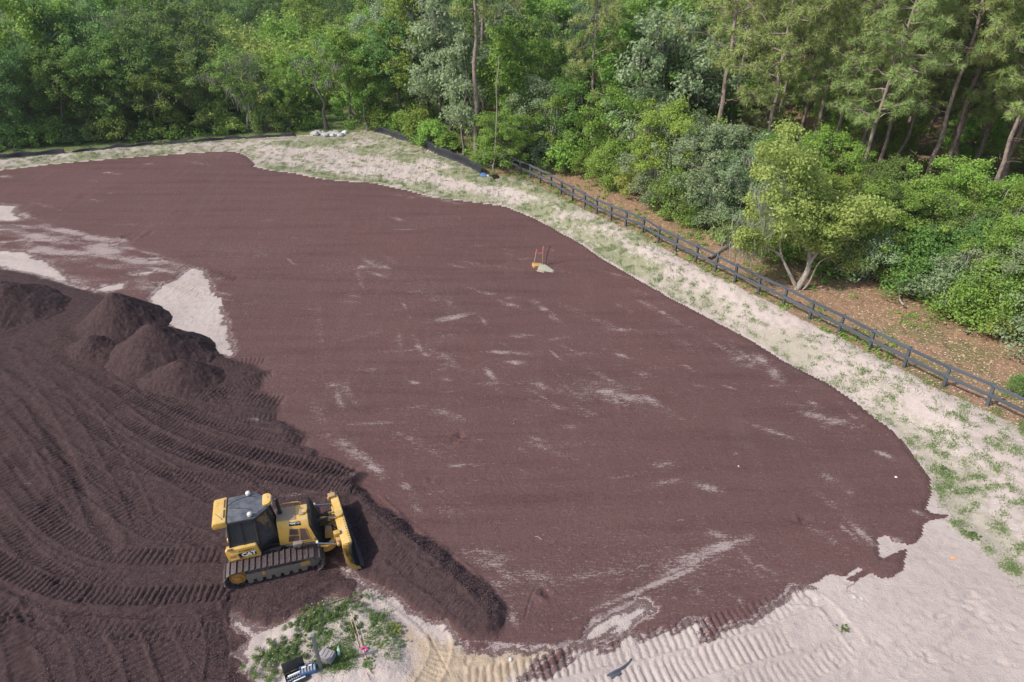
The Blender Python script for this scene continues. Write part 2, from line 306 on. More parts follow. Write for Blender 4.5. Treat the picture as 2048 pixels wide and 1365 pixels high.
def mat_mulch():
    m = NM('red_brown_mulch'); p = m.coord('Position')
    st = m.coord('Position', (1, 7, 1), math.radians(-6)); st2 = m.coord('Position', (7, 1, 1), math.radians(-30))
    fr = m.attr('fresh')
    big = m.noise(p, .12, 3, .6); n1 = m.noise(p, 6, 4, .65); fine = m.noise(p, 38, 3, .7); strk = m.noise(st, 2.2, 4, .65); strk2 = m.noise(st2, .35, 4, .6)
    grain = m.noise(p, 13, 3, .75)
    bands = m.noise(m.coord('Position', (.14, 1.3, 1), math.radians(-7)), 1., 4, .6); bands2 = m.noise(m.coord('Position', (1.1, .10, 1), math.radians(-28)), 1., 3, .6)
    dry = m.mix(m.ramp(big, .3, .7), (.138, .070, .065), (.112, .061, .059))
    dry = m.mix(m.math('MULTIPLY', m.ramp(bands, .40, .62), .55), dry, (.150, .084, .078)); dry = m.mix(m.math('MULTIPLY', m.ramp(bands2, .52, .70), .35), dry, (.158, .096, .090)); dry = m.mix(m.math('MULTIPLY', m.ramp(bands, .46, .30), .4), dry, (.080, .040, .038))
    dry = m.mix(m.math('MULTIPLY', m.ramp(strk, .45, .7), .4), dry, (.152, .088, .082))
    dry = m.mix(m.math('MULTIPLY', m.ramp(strk2, .5, .75), .35), dry, (.15, .098, .096))
    dark = m.mix(m.ramp(n1, .3, .7), (.044, .027, .027), (.076, .047, .047))
    c = m.mix(fr, dry, dark)
    c = m.mix(m.math('MULTIPLY', m.ramp(fine, .52, .75), .55), c, m.mix(fr, (.165, .105, .10), (.12, .078, .078)))
    c = m.mix(m.math('MULTIPLY', m.ramp(fine, .48, .28), .6), c, (.06, .032, .033))
    c = m.mix(m.math('MULTIPLY', m.ramp(grain, .50, .72), .28), c, m.mix(fr, (.17, .108, .105), (.11, .073, .072)))
    c = m.mix(m.math('MULTIPLY', m.ramp(grain, .5, .3), .35), c, m.mix(fr, (.07, .036, .037), (.03, .018, .019)))
    # sand showing where the layer is scraped thin
    dn = m.noise(st, 2.4, 6, .8); dn2 = m.noise(m.coord('Position', (1, 2.2, 1), math.radians(-6)), 13, 4, .8)
    d = m.math('ADD', m.math('MULTIPLY', dn, 1.5), m.math('SUBTRACT', m.math('MULTIPLY', dn2, 1.7), 1.1))
    sc = m.attr('scuff')
    thr = m.math('SUBTRACT', .80, m.math('MULTIPLY', sc, .54))
    sf = m.ramp(d, thr, m.math('ADD', thr, .12))
    sc_c = m.mix(dn2, (.27, .20, .19), (.44, .37, .35))
    c = m.mix(m.math('MULTIPLY', sf, m.math('ADD', .35, m.math('MULTIPLY', sc, .75), clamp=True)), c, sc_c)
    spk = m.noise(p, 9, 2, .5); c = m.mix(m.math('MULTIPLY', m.math('MULTIPLY', m.ramp(spk, .73, .78), .7), m.math('SUBTRACT', 1, fr)), c, (.36, .29, .28))
    h = m.math('ADD', m.math('MULTIPLY', n1, .8), m.math('ADD', m.math('MULTIPLY', fine, .5), m.math('MULTIPLY', strk, .5)))
    b = m.bump(m.math('ADD', h, m.math('MULTIPLY', grain, .8)), .7, .06)
    return m.fin(c, .93, b, spec=.15)
def mat_floor():
    m = NM('pine_straw_floor'); p = m.coord('Position')
    big = m.noise(p, .5, 4, .6); mid = m.noise(p, 5, 4, .65); fine = m.noise(p, 40, 3, .7)
    c = m.mix(m.ramp(mid, .3, .7), (.35, .21, .13), (.25, .155, .10))
    c = m.mix(m.math('MULTIPLY', m.ramp(fine, .5, .75), .7), c, (.48, .33, .23))
    c = m.mix(m.ramp(fine, .45, .25), c, (.12, .065, .045))
    c = m.mix(m.math('MULTIPLY', m.ramp(big, .47, .62), .6), c, (.12, .14, .05)); c = m.mix(m.math('MULTIPLY', m.attr('green'), m.ramp(mid, .25, .5)), c, (.12, .17, .055))
    h = m.math('ADD', mid, m.math('MULTIPLY', fine, .6))
    return m.fin(c, .95, m.bump(h, .6, .06))

# ------------------------------------------------------------------ terrain
def axis(lo, hi, step, gl, gr, cap, lim_lo, lim_hi):
    a = list(np.arange(lo, hi, step)); s = step
    while a[-1] < lim_hi:
        s = s * gr if s < cap else s * 1.1; a.append(a[-1] + s)
    s = step; b = []
    x = a[0]
    while x > lim_lo:
        s = s * gl if s < cap else s * 1.1; x -= s; b.append(x)
    return np.array(b[::-1] + a, np.float64)
xs = axis(-15, 7, .036, 1.012, 1.008, .30, -2500, 2500)
ys = axis(9.4, 20, .036, 1.15, 1.0085, .36, -600, 4500)
nx, ny = len(xs), len(ys)
X, Y = np.meshgrid(xs, ys); X = X.astype(np.float32); Y = Y.astype(np.float32)
near = (np.abs(X) < 70) & (Y > 3) & (Y < 95)
xn, yn = X[near], Y[near]
def nearmap(fn, default):
    r = np.full(X.shape, default, np.float32); r[near] = fn(xn, yn); return r
inF_all = inside(FORE, X, Y)
Z = nearmap(h0, 0.); Z[~near] = np.where(inF_all[~near], zbf(X[~near], Y[~near]), 0)
dE = nearmap(lambda a, b: pl_dist(E_w, a, b), 99.); dB = nearmap(lambda a, b: pl_dist(B_w, a, b), 99.)
inBas = nearmap(lambda a, b: inside(BASIN, a, b).astype(np.float32), 1.) > .5
bank = (~inBas) & (~inF_all) & near
tb = np.where(bank, dE / (dE + dB), 0)
MUL = P(MUL_px); FR = P(FR_px, .1); MESSY = P(MESSY_px)
sM = nearmap(lambda a, b: sdist(MUL, a, b), -99.)
for hp in HOLES_px:
    hp = P(hp); bb = (X > hp[:, 0].min() - 2) & (X < hp[:, 0].max() + 2) & (Y > hp[:, 1].min() - 2) & (Y < hp[:, 1].max() + 2)
    sM[bb] = np.minimum(sM[bb], -sdist(hp, X[bb], Y[bb]) - (.10 if hp[:, 1].max() < 20 else 0))
hp = P(ISLE_px); bb = (X > hp[:, 0].min() - 2) & (X < hp[:, 0].max() + 2) & (Y > hp[:, 1].min() - 2) & (Y < hp[:, 1].max() + 2)
sM[bb] = np.maximum(sM[bb], sdist(hp, X[bb], Y[bb]))
messy = nearmap(lambda a, b: sdist(MESSY, a, b), -99.)
smooth_edge = sstep(16, 19, Y + .55 * X * (X > 0)) * (X > -10) + (Y > 30) * 1.
smooth_edge = np.clip(smooth_edge, 0, 1)
eamp = .20 * (1 - smooth_edge) + .035
eamp = eamp + .16 * sstep(-1.8, -.5, messy)
en = fbm(X * 2.2, Y * 2.2, 5, 4)
ca, sa = math.cos(.6), math.sin(.6)
teeth = fbm((X * ca + Y * sa) * 1.0, (-X * sa + Y * ca) * 7, 15, 2)
sM = sM + eamp * (en * 1.1 + teeth * .6)
mm = messy > 0
sM = np.where(mm, np.minimum(sM, .16 + 1.0 * fbm(X * .35, Y * 1.1, 71, 4) + .22), sM)
mul = sM > 0
fr_d = nearmap(lambda a, b: sdist(FR, a, b), -99.) + .16 * en
fresh = sstep(-.08, .30, fr_d)
# heights
rough = fbm(X * 3.1, Y * 3.1, 31, 3); rough2 = fbm(X * 9, Y * 9, 41, 2); roll = fbm(X * .35, Y * .35, 51, 2)
Z += np.where(mul, .045 * sstep(0, .15, sM), 0)
Z += fresh * (.10 * sstep(0, .7, fr_d) + .026 * rough + .012 * rough2 + .04 * roll) * np.where(mul, 1, .3)
drag = fbm((X * .97 + Y * .2) * .25, (-X * .2 + Y * .97) * 6, 61, 3)
Z += np.where(mul & (fresh < .5), .006 * drag + .004 * rough2, 0)
sandy = (~mul) & near
Z += np.where(sandy, .015 * rough + .012 * rough2, 0) * (1 + 2.0 * (tb > .1))
Z += np.where(bank, .10 * fbm(X * .8, Y * .8, 81, 3) * np.sin(np.clip(tb, 0, 1) * math.pi), 0)
# rills running down the bank
Z += np.where(bank, -.05 * np.abs(fbm(X * 1.6 + Y * .9, Y * .5 - X * .2, 91, 2)) * np.sin(np.clip(tb, 0, 1) * math.pi), 0)
Z += np.where(inF_all & near, .05 * rough + .06 * roll, 0)

def local(poly, pad):
    i0, i1 = np.searchsorted(ys, [poly[:, 1].min() - pad, poly[:, 1].max() + pad]); j0, j1 = np.searchsorted(xs, [poly[:, 0].min() - pad, poly[:, 0].max() + pad])
    return slice(i0, i1), slice(j0, j1)
def resample(poly, step=.25):
    out = []; n = len(poly)      # Catmull-Rom through the points
    for i in range(n - 1):
        p0, p1, p2, p3 = poly[max(i - 1, 0)], poly[i], poly[i + 1], poly[min(i + 2, n - 1)]
        k = max(2, int(np.linalg.norm(p2 - p1) / step))
        for j in range(k):
            t = j / k; out.append(.5 * ((2 * p1) + (-p0 + p2) * t + (2 * p0 - 5 * p1 + 4 * p2 - p3) * t * t + (-p0 + 3 * p1 - 3 * p2 + p3) * t ** 3))
    out.append(poly[-1]); return np.array(out)
def arc(poly, sl):
    x, y = X[sl], Y[sl]; best = np.full(x.shape, 1e9, np.float32); S = np.zeros(x.shape, np.float32); D = np.zeros(x.shape, np.float32); acc = 0
    tot = np.linalg.norm(np.diff(poly, axis=0), axis=1).sum(); T = np.zeros(x.shape, np.float32)
    for (ax, ay), (bx, by) in zip(poly[:-1], poly[1:]):
        vx, vy = bx - ax, by - ay; L = math.hypot(vx, vy) + 1e-9
        tt = ((x - ax) * vx + (y - ay) * vy) / (L * L); t = np.clip(tt, 0, 1)
        d = (x - ax - t * vx) ** 2 + (y - ay - t * vy) ** 2
        m = d < best; best[m] = d[m]; S[m] = (acc + t * L)[m]; D[m] = (((x - ax) * vy - (y - ay) * vx) / L)[m]
        over = (np.abs(tt - t) * L); T[m] = over[m]; acc += L
    return S, D, np.sqrt(best), T
for pts, w, pitch, dep in TRACKS:
    pl = resample(P(pts, .05)); sl = local(pl, 1.)
    S, D, d, T = arc(pl, sl); x, y = X[sl], Y[sl]
    m = sstep(w + .05, w - .03, np.abs(D)) * sstep(.25, 0, T) * (d < w + .3)
    jit = .07 * fbm(x * 1.3, y * 1.3, int(pitch * 1000), 2)
    ph = (S + jit + .05 * D) / pitch; fr = ph - np.floor(ph)
    prof = np.where(fr < .72, sstep(0, .12, fr) * (1 - .45 * fr), 0) * sstep(.72, .62, fr)
    am = .75 + .7 * fbm(x * .9, y * .9, 7, 2)
    side = np.exp(-((np.abs(D) - w - .06) / .06) ** 2) * sstep(.3, 0, T)
    fz = .35 + .65 * mul[sl]
    Z[sl] += m * ((prof - .45) * dep * 1.3 * am - .02) + side * .03 * (.6 + .6 * rough[sl])
for pts, w, dep in RUTS:
    pl = resample(P(pts)); sl = local(pl, 1.); S, D, d, T = arc(pl, sl)
    Z[sl] += -dep * np.exp(-(d / w) ** 2) + .5 * dep * np.exp(-((d - 1.7 * w) / (.5 * w)) ** 2)
for px, py, r, dp in DENT:
    c = ray(px, py); sl = local(np.array([c, c]), 3 * r); q = np.hypot((X[sl] - c[0]), (Y[sl] - c[1])) / r
    Z[sl] += dp * .8 * np.exp(-q * q * 1.2) * rough[sl] * 2.2 - .3 * dp * np.exp(-q * q * 4)
# footprints and scuffed spots on the sand
fr_ = random.Random(21)
for (x0, y0), (x1, y1), n_ in (((1820, 1300), (2048, 1335), 9), ((1930, 1210), (2040, 1290), 9), ((1900, 1180), (1960, 1225), 5), ((1760, 1290), (1900, 1345), 7), ((1560, 1290), (1720, 1345), 6), ((880, 1290), (1010, 1330), 6), ((1830, 1240), (2040, 1170), 6), ((1700, 840 + 0), (1702, 842), 0), ((1700, 720), (1990, 900), 12), ((1500, 620), (1700, 720), 9), ((1900, 960), (2040, 1090), 8)):
    for k in range(n_):
        t_ = (k + .5) / n_; c = ray(x0 + (x1 - x0) * t_ + fr_.gauss(0, 9), y0 + (y1 - y0) * t_ + fr_.gauss(0, 6), .3 if y0 < 960 else 0); sl = local(np.array([c, c]), .5); a_ = fr_.random() * 3.14
        u = (X[sl] - c[0]) * math.cos(a_) + (Y[sl] - c[1]) * math.sin(a_); v = -(X[sl] - c[0]) * math.sin(a_) + (Y[sl] - c[1]) * math.cos(a_); q = np.sqrt((u / .15) ** 2 + (v / .065) ** 2)
        Z[sl] += -.030 * np.exp(-q ** 2.5) + .010 * np.exp(-((q - 1.35) / .35) ** 2)
# windrow pushed ahead of the blade and spilled along the edge
wr = resample(P([(715, 1000), (742, 1050), (790, 1080), (860, 1130), (930, 1190), (965, 1225)], .2)); sl = local(wr, 3); S, D, d, T = arc(wr, sl)
Z[sl] += (.34 - .012 * S) * np.exp(-(d / .95) ** 2) * (1 + .12 * rough[sl]) * fresh[sl]
rg = resample(P([(560, 870), (640, 905), (720, 945), (730, 965), (700, 985)], .1)); sl = local(rg, 2); S, D, d, T = arc(rg, sl)
Z[sl] += .16 * np.exp(-(d / .45) ** 2) * (1 + .5 * rough[sl]) * fresh[sl]
tr_ = resample(P([(700, 1012), (712, 1050), (722, 1085), (738, 1118)], .1)); sl = local(tr_, 2); S, D, d, T = arc(tr_, sl)
Z[sl] += -.26 * np.exp(-(d / .42) ** 2) * fresh[sl]
# raised plot with the survey point
isl = P([(520, 1290), (600, 1220), (700, 1195), (800, 1240), (830, 1365), (560, 1400)]); sl = local(isl, 1)
Z[sl] += .16 * sstep(-.1, .5, sdist(isl, X[sl], Y[sl])) * (1 + .3 * rough[sl])
# little clods and edge of the layer where it meets the sand
sc_v = np.zeros(X.shape, np.float32)
for cx, cy, ax, ay, wd, s in SCUFF:
    c = ray(cx, cy); e = ray(cx + ax, cy + ay); q = ray(cx - ay * wd / max(1, math.hypot(ax, ay)), cy + ax * wd / max(1, math.hypot(ax, ay)))
    A = np.array([[e[0] - c[0], q[0] - c[0]], [e[1] - c[1], q[1] - c[1]]])
    if abs(np.linalg.det(A)) < 1e-5: continue
    I = np.linalg.inv(A); R = 2.2 * max(np.linalg.norm(e - c), np.linalg.norm(q - c)); sl = local(np.array([c, c]), R)
    dx, dy = X[sl] - c[0], Y[sl] - c[1]; u = I[0, 0] * dx + I[0, 1] * dy; v = I[1, 0] * dx + I[1, 1] * dy
    sc_v[sl] = np.maximum(sc_v[sl], s * np.exp(-.8 * (u * u + v * v) ** 1.1))
# many thin scraped spots in the passes of the grader blade
sr_ = np.random.default_rng(44)
for _ in range(170):
    px_, py_ = 1000 + 330 * sr_.normal(), 700 + 190 * sr_.normal(); c = ray(px_, py_) if py_ > 330 else (0, 30)
    a_ = (-.55 if sr_.random() < .5 else .12) + .15 * sr_.normal(); L_ = .3 + 1.1 * sr_.random(); w_ = .06 + .16 * sr_.random(); sl = local(np.array([c, c]), 2.5 * L_); dx, dy = X[sl] - c[0], Y[sl] - c[1]
    if dx.size == 0: continue
    u = (dx * math.cos(a_) + dy * math.sin(a_)) / L_; v = (-dx * math.sin(a_) + dy * math.cos(a_)) / w_; sc_v[sl] = np.maximum(sc_v[sl], (.25 + .35 * sr_.random()) * np.exp(-.8 * (u * u + v * v)))
sc_v = sc_v * np.clip(.80 + 1.0 * fbm(X * 1.1 + 3, Y * 2.6, 93, 3), .1, 1.25)
lown = np.clip(fbm(X * .22 + Y * .1, Y * .22, 101, 3), 0, 1) * .35
scuff = np.clip(sc_v * 1.0 + lown * (1 - fresh) + .10 * (1 - fresh) + .75 * sstep(.14, 0, sM) * (eamp > .1) * (1 - fresh) + np.where(mm, .25 + .8 * fbm(X * .5 + .3 * Y, Y * 1.6, 73, 3), 0), 0, 1)
# cover on the bank: grass, needles
d_toe = dE
gr = np.where(bank | sandy, 0, 0).astype(np.float32)
toe_band = sstep(.0, .25, d_toe) * sstep(3.2, .8, d_toe) * bank
gr = toe_band * (.95 + .3 * fbm(X * .5, Y * .5, 111, 2))
leftbank = bank & (Y > 33)
terr = leftbank * sstep(.42, .62, tb) * (.85 + .6 * fbm(X * .25, Y * .6, 121, 3))
gr = np.maximum(gr, terr); gr = np.maximum(gr, leftbank * (.45 + .8 * fbm(X * .3 + Y * .3, Y * .5, 131, 3)))
gr = np.maximum(gr, bank * sstep(.75, .95, tb) * .7)
gr = np.maximum(gr, bank * (Y < 25) * (.50 + .5 * fbm(X * 2.2, Y * 2.2, 143, 2)))
gr = np.maximum(gr, bank * (Y < 20) * (.55 + .6 * fbm(X * .8, Y * .8, 141, 2)))
GI = P([(555, 1300), (600, 1225), (660, 1200), (760, 1205), (800, 1260), (790, 1365), (560, 1400)]); sl = local(GI, 1.5)
gr[sl] = np.maximum(gr[sl], .85 * sstep(-.2, .5, sdist(GI, X[sl], Y[sl])))
lit = bank * sstep(.82, .98, tb) * 1. + bank * np.clip(fbm(X * .6, Y * 1.1, 151, 2) - .25, 0, 1) * 1.1 * sstep(.4, .7, tb)
lit = lit * sstep(-9, 4, X); gr = np.maximum(gr, leftbank * sstep(.7, .9, tb) * sstep(6, -4, X)); lit = np.where(inF_all, 1, lit)
TANP = P([(780, 1250), (850, 1270), (940, 1300), (1110, 1300), (1150, 1292), (1100, 1312), (1030, 1352), (1000, 1420), (800, 1420), (830, 1330), (815, 1290)])
tan = np.zeros(X.shape, np.float32); sl = local(TANP, 2); tan[sl] = sstep(-.25, .3, sdist(TANP, X[sl], Y[sl]) + .25 * rough[sl])
crumb = sstep(-.45, -.0, sM) * (eamp > .08) * .8
# faces by what they are made of
ii, jj = np.mgrid[0:ny - 1, 0:nx - 1]; v00 = ii * nx + jj
quads = np.stack([v00, v00 + 1, v00 + nx + 1, v00 + nx], -1).reshape(-1, 4)
cls = np.zeros((ny, nx), np.int8); cls[inF_all] = 2; cls[(mul) & (~inF_all) & near] = 1
fsum = cls[:-1, :-1]; fcls = fsum.reshape(-1)
V = np.stack([X, Y, Z], -1).reshape(-1, 3)
GROUND_Z = Z
def ground_part(name, k, mat, attrs):
    q = quads[fcls == k]; used = np.unique(q); remap = np.zeros(len(V), np.int32); remap[used] = np.arange(len(used))
    me = mesh_np(name, V[used], quads=remap[q], smooth=True)
    for n, a in attrs.items(): fattr(me, n, a.reshape(-1)[used])
    return tag(link(name, me, mat), kind='structure')
M_SAND = mat_sand(); M_MULCH = mat_mulch(); M_FLOOR = mat_floor()
ground_part('sand_ground', 0, M_SAND, dict(wash=leftbank * 1., grass=gr, litter=lit, tan=tan, crumb=crumb))
ground_part('mulch_ground', 1, M_MULCH, dict(fresh=fresh, scuff=scuff))
ground_part('forest_floor', 2, M_FLOOR, dict(green=sstep(4, -8, X) * sstep(30, 40, Y)))

def gz(x, y):      # height of the built ground
    j = min(max(int(np.searchsorted(xs, x)) - 1, 0), nx - 2); i = min(max(int(np.searchsorted(ys, y)) - 1, 0), ny - 2)
    u = (x - xs[j]) / (xs[j + 1] - xs[j]); v = (y - ys[i]) / (ys[i + 1] - ys[i])
    return float((Z[i, j] * (1 - u) + Z[i, j + 1] * u) * (1 - v) + (Z[i + 1, j] * (1 - u) + Z[i + 1, j + 1] * u) * v)
def WG(px, py):
    z = 0.
    for _ in range(10): p = ray(px, py, z); z = .4 * z + .6 * gz(p[0], p[1])
    p = ray(px, py, z); return Vector((p[0], p[1], gz(p[0], p[1])))

# mulch piles
for (cpx, ra, rb, hh, sd_, lab) in PILES:
    hh *= 1.15
    c = P([cpx])[0]; n = 230; R = max(ra, rb) * 1.25
    gx = np.linspace(-R, R, n); a, b = np.meshgrid(gx, gx); wx, wy = a + c[0], b + c[1]
    wob = 1 + .18 * fbm(wx * .6, wy * .6, sd_, 3)
    r = np.sqrt((a / ra) ** 2 + (b / rb) ** 2) / wob
    hz = hh * (1.06 - np.sqrt(r * r + .0125) * 1.06 + .06 * np.cos(np.clip(r, 0, 1) * math.pi)) + .10 * hh * np.exp(-r * r * 5)
    hz = hz + .085 * fbm(wx * 1.8, wy * 1.8, sd_ + 1, 4) + .035 * fbm(wx * 7, wy * 7, sd_ + 2, 2) - .02
    jx = np.clip(np.searchsorted(xs, wx) - 1, 0, nx - 2); iy = np.clip(np.searchsorted(ys, wy) - 1, 0, ny - 2)
    base = Z[iy, jx]
    zz = np.maximum(hz, -.25) ; zz = np.where(zz < base - .12, base - .12, zz)
    i2, j2 = np.mgrid[0:n - 1, 0:n - 1]; v0 = i2 * n + j2; q = np.stack([v0, v0 + 1, v0 + n + 1, v0 + n], -1).reshape(-1, 4)
    keep = (zz > base - .10).reshape(-1)[q].any(1); q = q[keep]; used = np.unique(q); rm = np.zeros(n * n, np.int32); rm[used] = np.arange(len(used))
    VV = np.stack([a, b, zz], -1).reshape(-1, 3)[used]
    me = mesh_np('mulch_pile', VV, quads=rm[q], smooth=True); fattr(me, 'fresh', np.ones(len(VV))); fattr(me, 'scuff', np.zeros(len(VV)))
    tag(link('mulch_pile', me, M_MULCH, loc=(c[0], c[1], 0)), lab, 'mulch pile', 'dumped mulch piles')

# ------------------------------------------------------------------ trees
def leaf_mat(name, a, b, c=None, hv=.12, trans=.42):
    m = NM(name); t = m.attr('tint'); oi = m.n.new('ShaderNodeObjectInfo')
    col = m.mix(t, a, b)
    if c is not None: col = m.mix(m.math('MULTIPLY', m.ramp(oi.outputs['Random'], .25, 1.), .75), col, c)
    hs = m.n.new('ShaderNodeHueSaturation'); m.l(col, hs.inputs['Color'])
    r2 = m.math('FRACT', m.math('MULTIPLY', oi.outputs['Random'], 7.31))
    m.l(m.math('ADD', .5 - .02, m.math('MULTIPLY', r2, .04)), hs.inputs['Hue'])
    m.l(m.math('ADD', 1.18 - hv * 1.6, m.math('MULTIPLY', m.math('FRACT', m.math('MULTIPLY', oi.outputs['Random'], 3.7)), hv * 3.2)), hs.inputs['Value'])
    col = hs.outputs[0]
    m.fin(col, .62, spec=.18)
    tr = m.n.new('ShaderNodeBsdfTranslucent'); m.l(col, tr.inputs[0]); ms = m.n.new('ShaderNodeMixShader'); ms.inputs[0].default_value = trans
    m.l(m.b.outputs[0], ms.inputs[1]); m.l(tr.outputs[0], ms.inputs[2]); m.l(ms.outputs[0], m.out.inputs[0])
    return m.m
def bark_mat(name, a, b):
    m = NM(name); p = m.coord('Object', (1, 1, .35)); n = m.noise(p, 9, 4, .7)
    return m.fin(m.mix(m.ramp(n, .3, .7), a, b), .95, m.bump(n, .6, .05))
L_DARK = leaf_mat('oak_leaves', (.115, .20, .050), (.24, .36, .09), (.175, .27, .10))
L_MID = leaf_mat('broad_leaves', (.17, .29, .055), (.33, .46, .105), (.23, .35, .08))
L_BRIGHT = leaf_mat('spring_leaves', (.27, .335, .08), (.44, .485, .155), None, .05)
L_GREY = leaf_mat('grey_green_leaves', (.21, .28, .155), (.35, .42, .24), (.25, .32, .17))
L_PINE = leaf_mat('pine_needles', (.22, .29, .09), (.42, .48, .18), (.29, .35, .13), .08, .25)
L_MOSS = leaf_mat('hanging_moss', (.20, .21, .17), (.32, .32, .27), None, .05, .2)
BK_OAK = bark_mat('grey_bark', (.10, .085, .07), (.24, .215, .185)); BK_PINE = bark_mat('pine_bark', (.17, .13, .115), (.38, .30, .26)); BK_PALE = bark_mat('pale_bark', (.25, .21, .18), (.42, .37, .32))

class Acc:
    def __init__(s): s.V = []; s.Q = []; s.T = []; s.n = 0; s.t = []
    def add(s, V, Q=None, T=None, tint=None):
        V = np.asarray(V).reshape(-1, 3); s.V.append(V)
        if Q is not None: s.Q.append(np.asarray(Q) + s.n)
        if T is not None: s.T.append(np.asarray(T) + s.n)
        s.t.append(np.zeros(len(V)) if tint is None else tint); s.n += len(V)
    def mesh(s, name, smooth=False):
        me = mesh_np(name, np.concatenate(s.V), np.concatenate(s.Q) if s.Q else None, np.concatenate(s.T) if s.T else None, smooth)
        fattr(me, 'tint', np.concatenate(s.t)); return me
def tube(acc, pts, rad, k=6):
    pts = np.asarray(pts, float); n = len(pts); rad = np.broadcast_to(rad, n)
    d = np.gradient(pts, axis=0); d /= np.linalg.norm(d, axis=1)[:, None] + 1e-9
    ref = np.array([0, 0, 1.]) if abs(d[:, 2]).mean() < .8 else np.array([1., 0, 0])
    u = np.cross(d, ref); u /= np.linalg.norm(u, axis=1)[:, None] + 1e-9; v = np.cross(d, u)
    a = np.arange(k) * 2 * math.pi / k
    V = pts[:, None] + rad[:, None, None] * (np.cos(a)[None, :, None] * u[:, None] + np.sin(a)[None, :, None] * v[:, None])
    i, j = np.mgrid[0:n - 1, 0:k]; q = np.stack([i * k + j, i * k + (j + 1) % k, (i + 1) * k + (j + 1) % k, (i + 1) * k + j], -1).reshape(-1, 4)
    acc.add(V.reshape(-1, 3), q); acc.add(pts[-1:] + d[-1:] * rad[-1], T=np.array([[-k + j2, -k + (j2 + 1) % k, 0] for j2 in range(k)]))
def leaves(acc, rng, C, R, n, size, flat=.7, up=.5):
    """n leaf quads round each cluster centre"""
    C = np.repeat(C, n, 0); R = np.repeat(R, n); N = len(C)
    d = rng.normal(size=(N, 3)); d /= np.linalg.norm(d, axis=1)[:, None]; r = rng.random(N) ** .45
    p = C + d * (r * R)[:, None] * np.array([1, 1, flat])
    nrm = d * .5 + rng.normal(size=(N, 3)) * .55 + np.array([0, 0, up]); nrm /= np.linalg.norm(nrm, axis=1)[:, None]
    t = np.cross(nrm, rng.normal(size=(N, 3))); t /= np.linalg.norm(t, axis=1)[:, None]; b = np.cross(nrm, t)
    s = size * (.6 + .8 * rng.random(N)); a = t * s[:, None]; c = b * (s * .55)[:, None]
    V = np.stack([p - a, p - c + a * .1, p + a, p + c + a * .1], 1)
    q = np.arange(N * 4).reshape(-1, 4)
    ti = np.repeat(np.clip(np.repeat(rng.random(N // n), n) * .6 + rng.random(N) * .45, 0, 1), 4)
    acc.add(V.reshape(-1, 3), q, tint=ti)
def strands(acc, rng, C, n, L, w=.035, spread=.5):
    C = np.repeat(C, n, 0); N = len(C); p = C + rng.normal(size=(N, 3)) * spread * np.array([1, 1, .4])
    a = rng.random(N) * 6.28; dx = np.stack([np.cos(a), np.sin(a), 0 * a], 1) * w; l = L * (.4 + .9 * rng.random(N))
    sway = rng.normal(size=(N, 3)) * .12 * np.array([1, 1, 0])
    V = np.stack([p - dx, p + dx, p + sway - np.array([0, 0, 1]) * l[:, None]], 1); acc.add(V.reshape(-1, 3), T=np.arange(N * 3).reshape(-1, 3), tint=np.repeat(rng.random(N), 3))
def needles(acc, rng, C, n, L, w):
    C = np.repeat(C, n, 0); N = len(C); d = rng.normal(size=(N, 3)); d[:, 2] += .35; d /= np.linalg.norm(d, axis=1)[:, None]
    s = np.cross(d, rng.normal(size=(N, 3))); s /= np.linalg.norm(s, axis=1)[:, None]
    l = L * (.6 + .7 * rng.random(N)); V = np.stack([C + d * .05 - s * w, C + d * .05 + s * w, C + d * l[:, None] + s * w * .2 - np.array([0, 0, .12]) * l[:, None]], 1)
    ti = np.clip(np.repeat(rng.random(N // n), n) * .6 + rng.random(N) * .4, 0, 1); acc.add(V.reshape(-1, 3), T=np.arange(N * 3).reshape(-1, 3), tint=np.repeat(ti, 3))

def bend(rng, a, b, n=6, w=.12):
    a, b = np.asarray(a, float), np.asarray(b, float); t = np.linspace(0, 1, n)[:, None]; L = np.linalg.norm(b - a)
    o = rng.normal(size=(n, 3)) * w * L * .35; o[0] = 0; o[-1] = 0
    return a + (b - a) * t + o + np.array([0, 0, 1]) * (np.sin(t * math.pi) * L * -.04)

